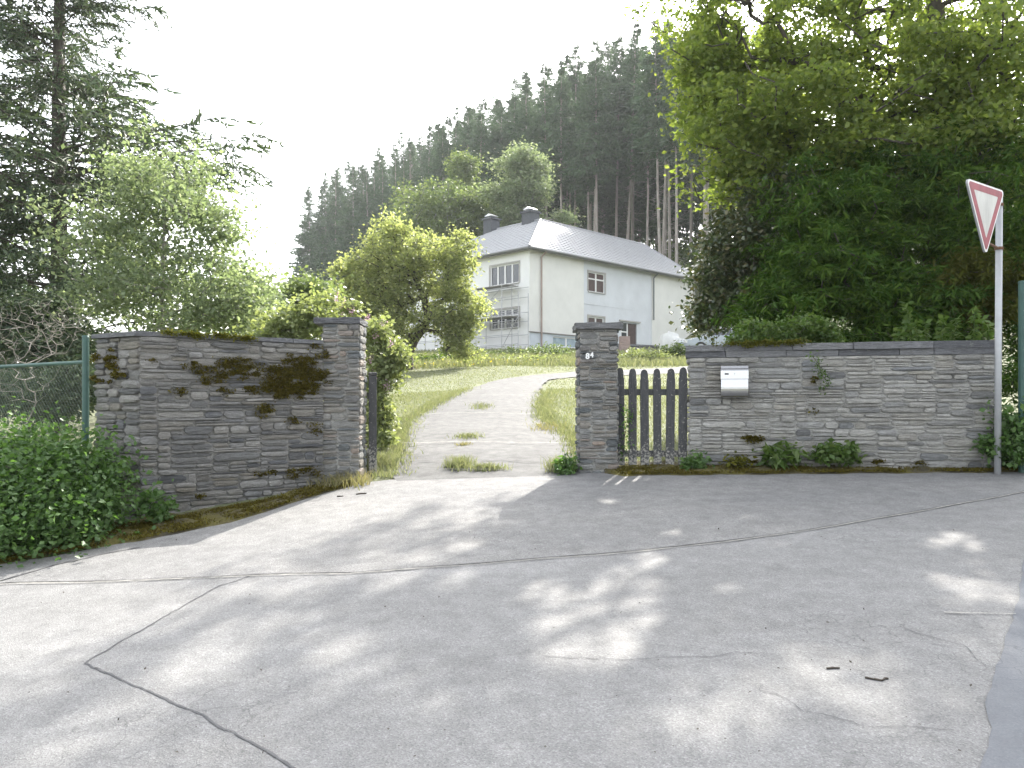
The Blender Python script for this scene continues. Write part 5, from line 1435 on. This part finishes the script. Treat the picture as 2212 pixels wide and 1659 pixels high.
# --- grass
def blades(pts, r, h, w, lean=.5):
    n = len(pts); ph = r.uniform(0, 6.28, n)
    d = np.stack((np.cos(ph), np.sin(ph), np.zeros(n)), 1); hh = h * r.uniform(.45, 1.3, n)[:, None]
    a = r.uniform(0, 6.28, n); s = np.stack((np.cos(a), np.sin(a), np.zeros(n)), 1) * w
    up_ = np.array([[0, 0, 1.]])
    mid_ = pts + up_ * hh * .6 + d * hh * lean * .25; tip = pts + up_ * hh + d * hh * lean * r.uniform(.3, 1.3, (n, 1))
    V = np.stack((pts - s, pts + s, mid_ + s * .7, mid_ - s * .7, tip), 1).reshape(-1, 3)
    i = np.arange(n)[:, None] * 5
    F = np.concatenate((i + [[0, 1, 2]], i + [[0, 2, 3]], i + [[3, 2, 4]]), 1).reshape(-1, 3)
    return V, F
def grass(name, label, x, y, h, w, mat, seed, lift=0.0, lean=.5, parent=None):
    r = np.random.default_rng(seed)
    V, F = blades(np.stack((x, y, H(x, y) + lift - .01), 1), r, h, w, lean)
    o = link(name, np_mesh(name, V, F, MAT[mat]), parent)
    tag(o, label, 'grass', kind='stuff')
    return o
r = np.random.default_rng(55)
def scatter(n, x0, x1, y0, y1, keep, dens=None):
    x, y = r.uniform(x0, x1, n), r.uniform(y0, y1, n); k = keep(x, y); return x[k], y[k]
off_drive = lambda x, y: ~on_drive(x, y, -.03)
x, y = scatter(70000, -4.2, 4.5, 9.4, 20, off_drive)
grass('grass', 'short sunlit lawn grass beside the near driveway', x, y, .05, .006, 'grass', 1)
x, y = scatter(60000, -9, 12, 18, 34, off_drive)
grass('grass', 'lawn grass around the driveway bend', x, y, .04, .011, 'grass', 2)
x, y = scatter(50000, -12, 18, 30, 45, off_drive)
grass('grass', 'rough grass on the bank below the house', x, y, .24, .02, 'grass', 3)
# long grass fringing the drive
i = r.integers(0, 60, 9000); sd = r.random(9000) < .5
e = np.where(sd[:, None], DL[i], DR[i]) + r.normal(0, .12, (9000, 2)); outw = unit(e - DCEN[i]); e = e + outw * .1
k = e[:, 1] > 8.9
grass('grass', 'longer grass fringing the driveway edges', e[k, 0], e[k, 1], .085, .006, 'grass', 4, lean=.7)
# tufts in the drive
def tuft(label, u, v, ru, rv, n, h, seed, mat='grass'):
    c = ground_at(u, v); kx = c[1] / F_PX
    rr = np.random.default_rng(seed); x = c[0] + rr.normal(0, ru * kx * .5, n); y = c[1] + rr.normal(0, rv, n)
    grass('grass_tuft', label, x, y, h, .005, mat, seed, .02, .8)
tuft('grass tuft at the driveway threshold', 992, 1012, 26, .1, 600, .12, 301)
tuft('low grass right of the threshold tuft', 1050, 1018, 44, .05, 420, .08, 302)
tuft('flat grass tuft in the middle of the driveway', 1010, 948, 30, .12, 360, .075, 303)
tuft('small dry grass patch between two driveway tufts', 1000, 965, 18, .06, 140, .05, 304, 'dry_grass')
tuft('thin grass streak far up the driveway', 1040, 882, 26, .3, 260, .09, 305)
tuft('grass at the drive-side foot of the numbered pillar', 1210, 1018, 30, .08, 420, .14, 306)
tuft('pale weedy grass at the foot of the open gate leaf', 815, 1010, 34, .14, 1100, .15, 307)
tuft('long grass left of the driveway below the lilac', 838, 945, 24, .35, 800, .15, 308)
tuft('dry grass along the verge below the inner pillar', 740, 1050, 60, .12, 420, .13, 309, 'dry_grass')
tuft('dry grass at the right driveway edge', 1180, 925, 36, .25, 300, .06, 310, 'dry_grass')
# moss and litter on the verges
x = r.uniform(-5.2, -1.7, 26000); y = road_edge(x) + r.random(26000) ** 1.3 * .85 - .02
k = wob(x * 2, y * 2, 2.4) + r.normal(0, .35, len(x)) > -.15
grass('moss', 'olive moss carpet below the mossy wall', x[k], y[k], .022, .007, 'moss', 11, .035, 1.2)
x = r.uniform(1.05, 6.5, 22000); y = road_edge(x) + r.random(22000) ** 1.3 * .5 - .02
k = wob(x * 2, y * 2, 2.4, 2) + r.normal(0, .35, len(x)) > -.1
grass('moss', 'olive moss strip along the foot of the long wall', x[k], y[k], .02, .007, 'moss', 12, .035, 1.2)
# yellow flowers on the bank
x, y = scatter(130, -6, 1, 28, 34, off_drive)
V, F = leaf_tris(np.stack((x, y, H(x, y) + .2), 1), r, .07, .06); tag(link('yellow_flowers', np_mesh('yellow_flowers', V, F, MAT['yellow_flower'])), 'yellow wild flowers on the bank by the driveway', 'flowers', kind='stuff')

# --- twigs, droppings and leaves lying on the asphalt
def bit(label, u, v, pts, rad, seed):
    c = ground_at(u, v); rr = np.random.default_rng(seed)
    T = np.array([(c[0] + a, c[1] + b_, 0) for a, b_ in pts]); T[:, 2] = H(T[:, 0], T[:, 1]) + .005 + rad * .6
    V, F = tubes(T[:-1], T[1:], rad * rr.uniform(.7, 1.2, len(T) - 1), rad * rr.uniform(.6, 1.1, len(T) - 1), 6)
    tag(link('twig', np_mesh('twig', V, F, MAT['debris'], True)), label, 'twig')
bit('dark bent twig on the asphalt towards the newer strip', 1900, 1473, [(-.05, .03), (-.02, .01), (.01, -.005), (.03, .015), (.045, .012)], .005, 1)
bit('short dark twig on the asphalt left of the bent twig', 1800, 1448, [(-.03, .0), (0, .004), (.03, .0)], .0055, 2)
bit('brown twig litter on the asphalt below the open gate leaf', 780, 1070, [(-.05, .0), (0, .02), (.05, .01)], .012, 3)
bit('brown twig lying lower on the asphalt edge below the moss verge', 735, 1075, [(-.03, .01), (.0, 0), (.03, .01)], .01, 4)
n = 130; uu, vv = r.uniform(60, 2150, n), r.uniform(1060, 1650, n)
G = np.array([ground_at(a, b_) for a, b_ in zip(uu, vv)])
G[:, 2] += .013
V, F = leaf_tris(G, r, .016, .01, 0, 2.5); V[:, 2] = np.maximum(V[:, 2], H(V[:, 0], V[:, 1]) + .012)
tag(link('leaf_litter', np_mesh('leaf_litter', V, F, MAT['debris'])), 'tiny dark specks of litter scattered over the asphalt', 'litter', kind='stuff')

# ------------------------------------------------------------------ the hazy air
hz = MB(); hz.box((-720, -160, -9), (720, 1320, 62))
hm = bpy.data.materials.new('summer_haze'); hm.use_nodes = True
hn = hm.node_tree; hn.nodes.clear()
pv = hn.nodes.new('ShaderNodeVolumePrincipled'); pv.inputs['Color'].default_value = (.9, .93, .96, 1)
pv.inputs['Density'].default_value = .00038; pv.inputs['Anisotropy'].default_value = .35
ho = hn.nodes.new('ShaderNodeOutputMaterial'); hn.links.new(pv.outputs[0], ho.inputs['Volume'])
hzo = hz.build('haze', hm); hzo['kind'] = 'stuff'
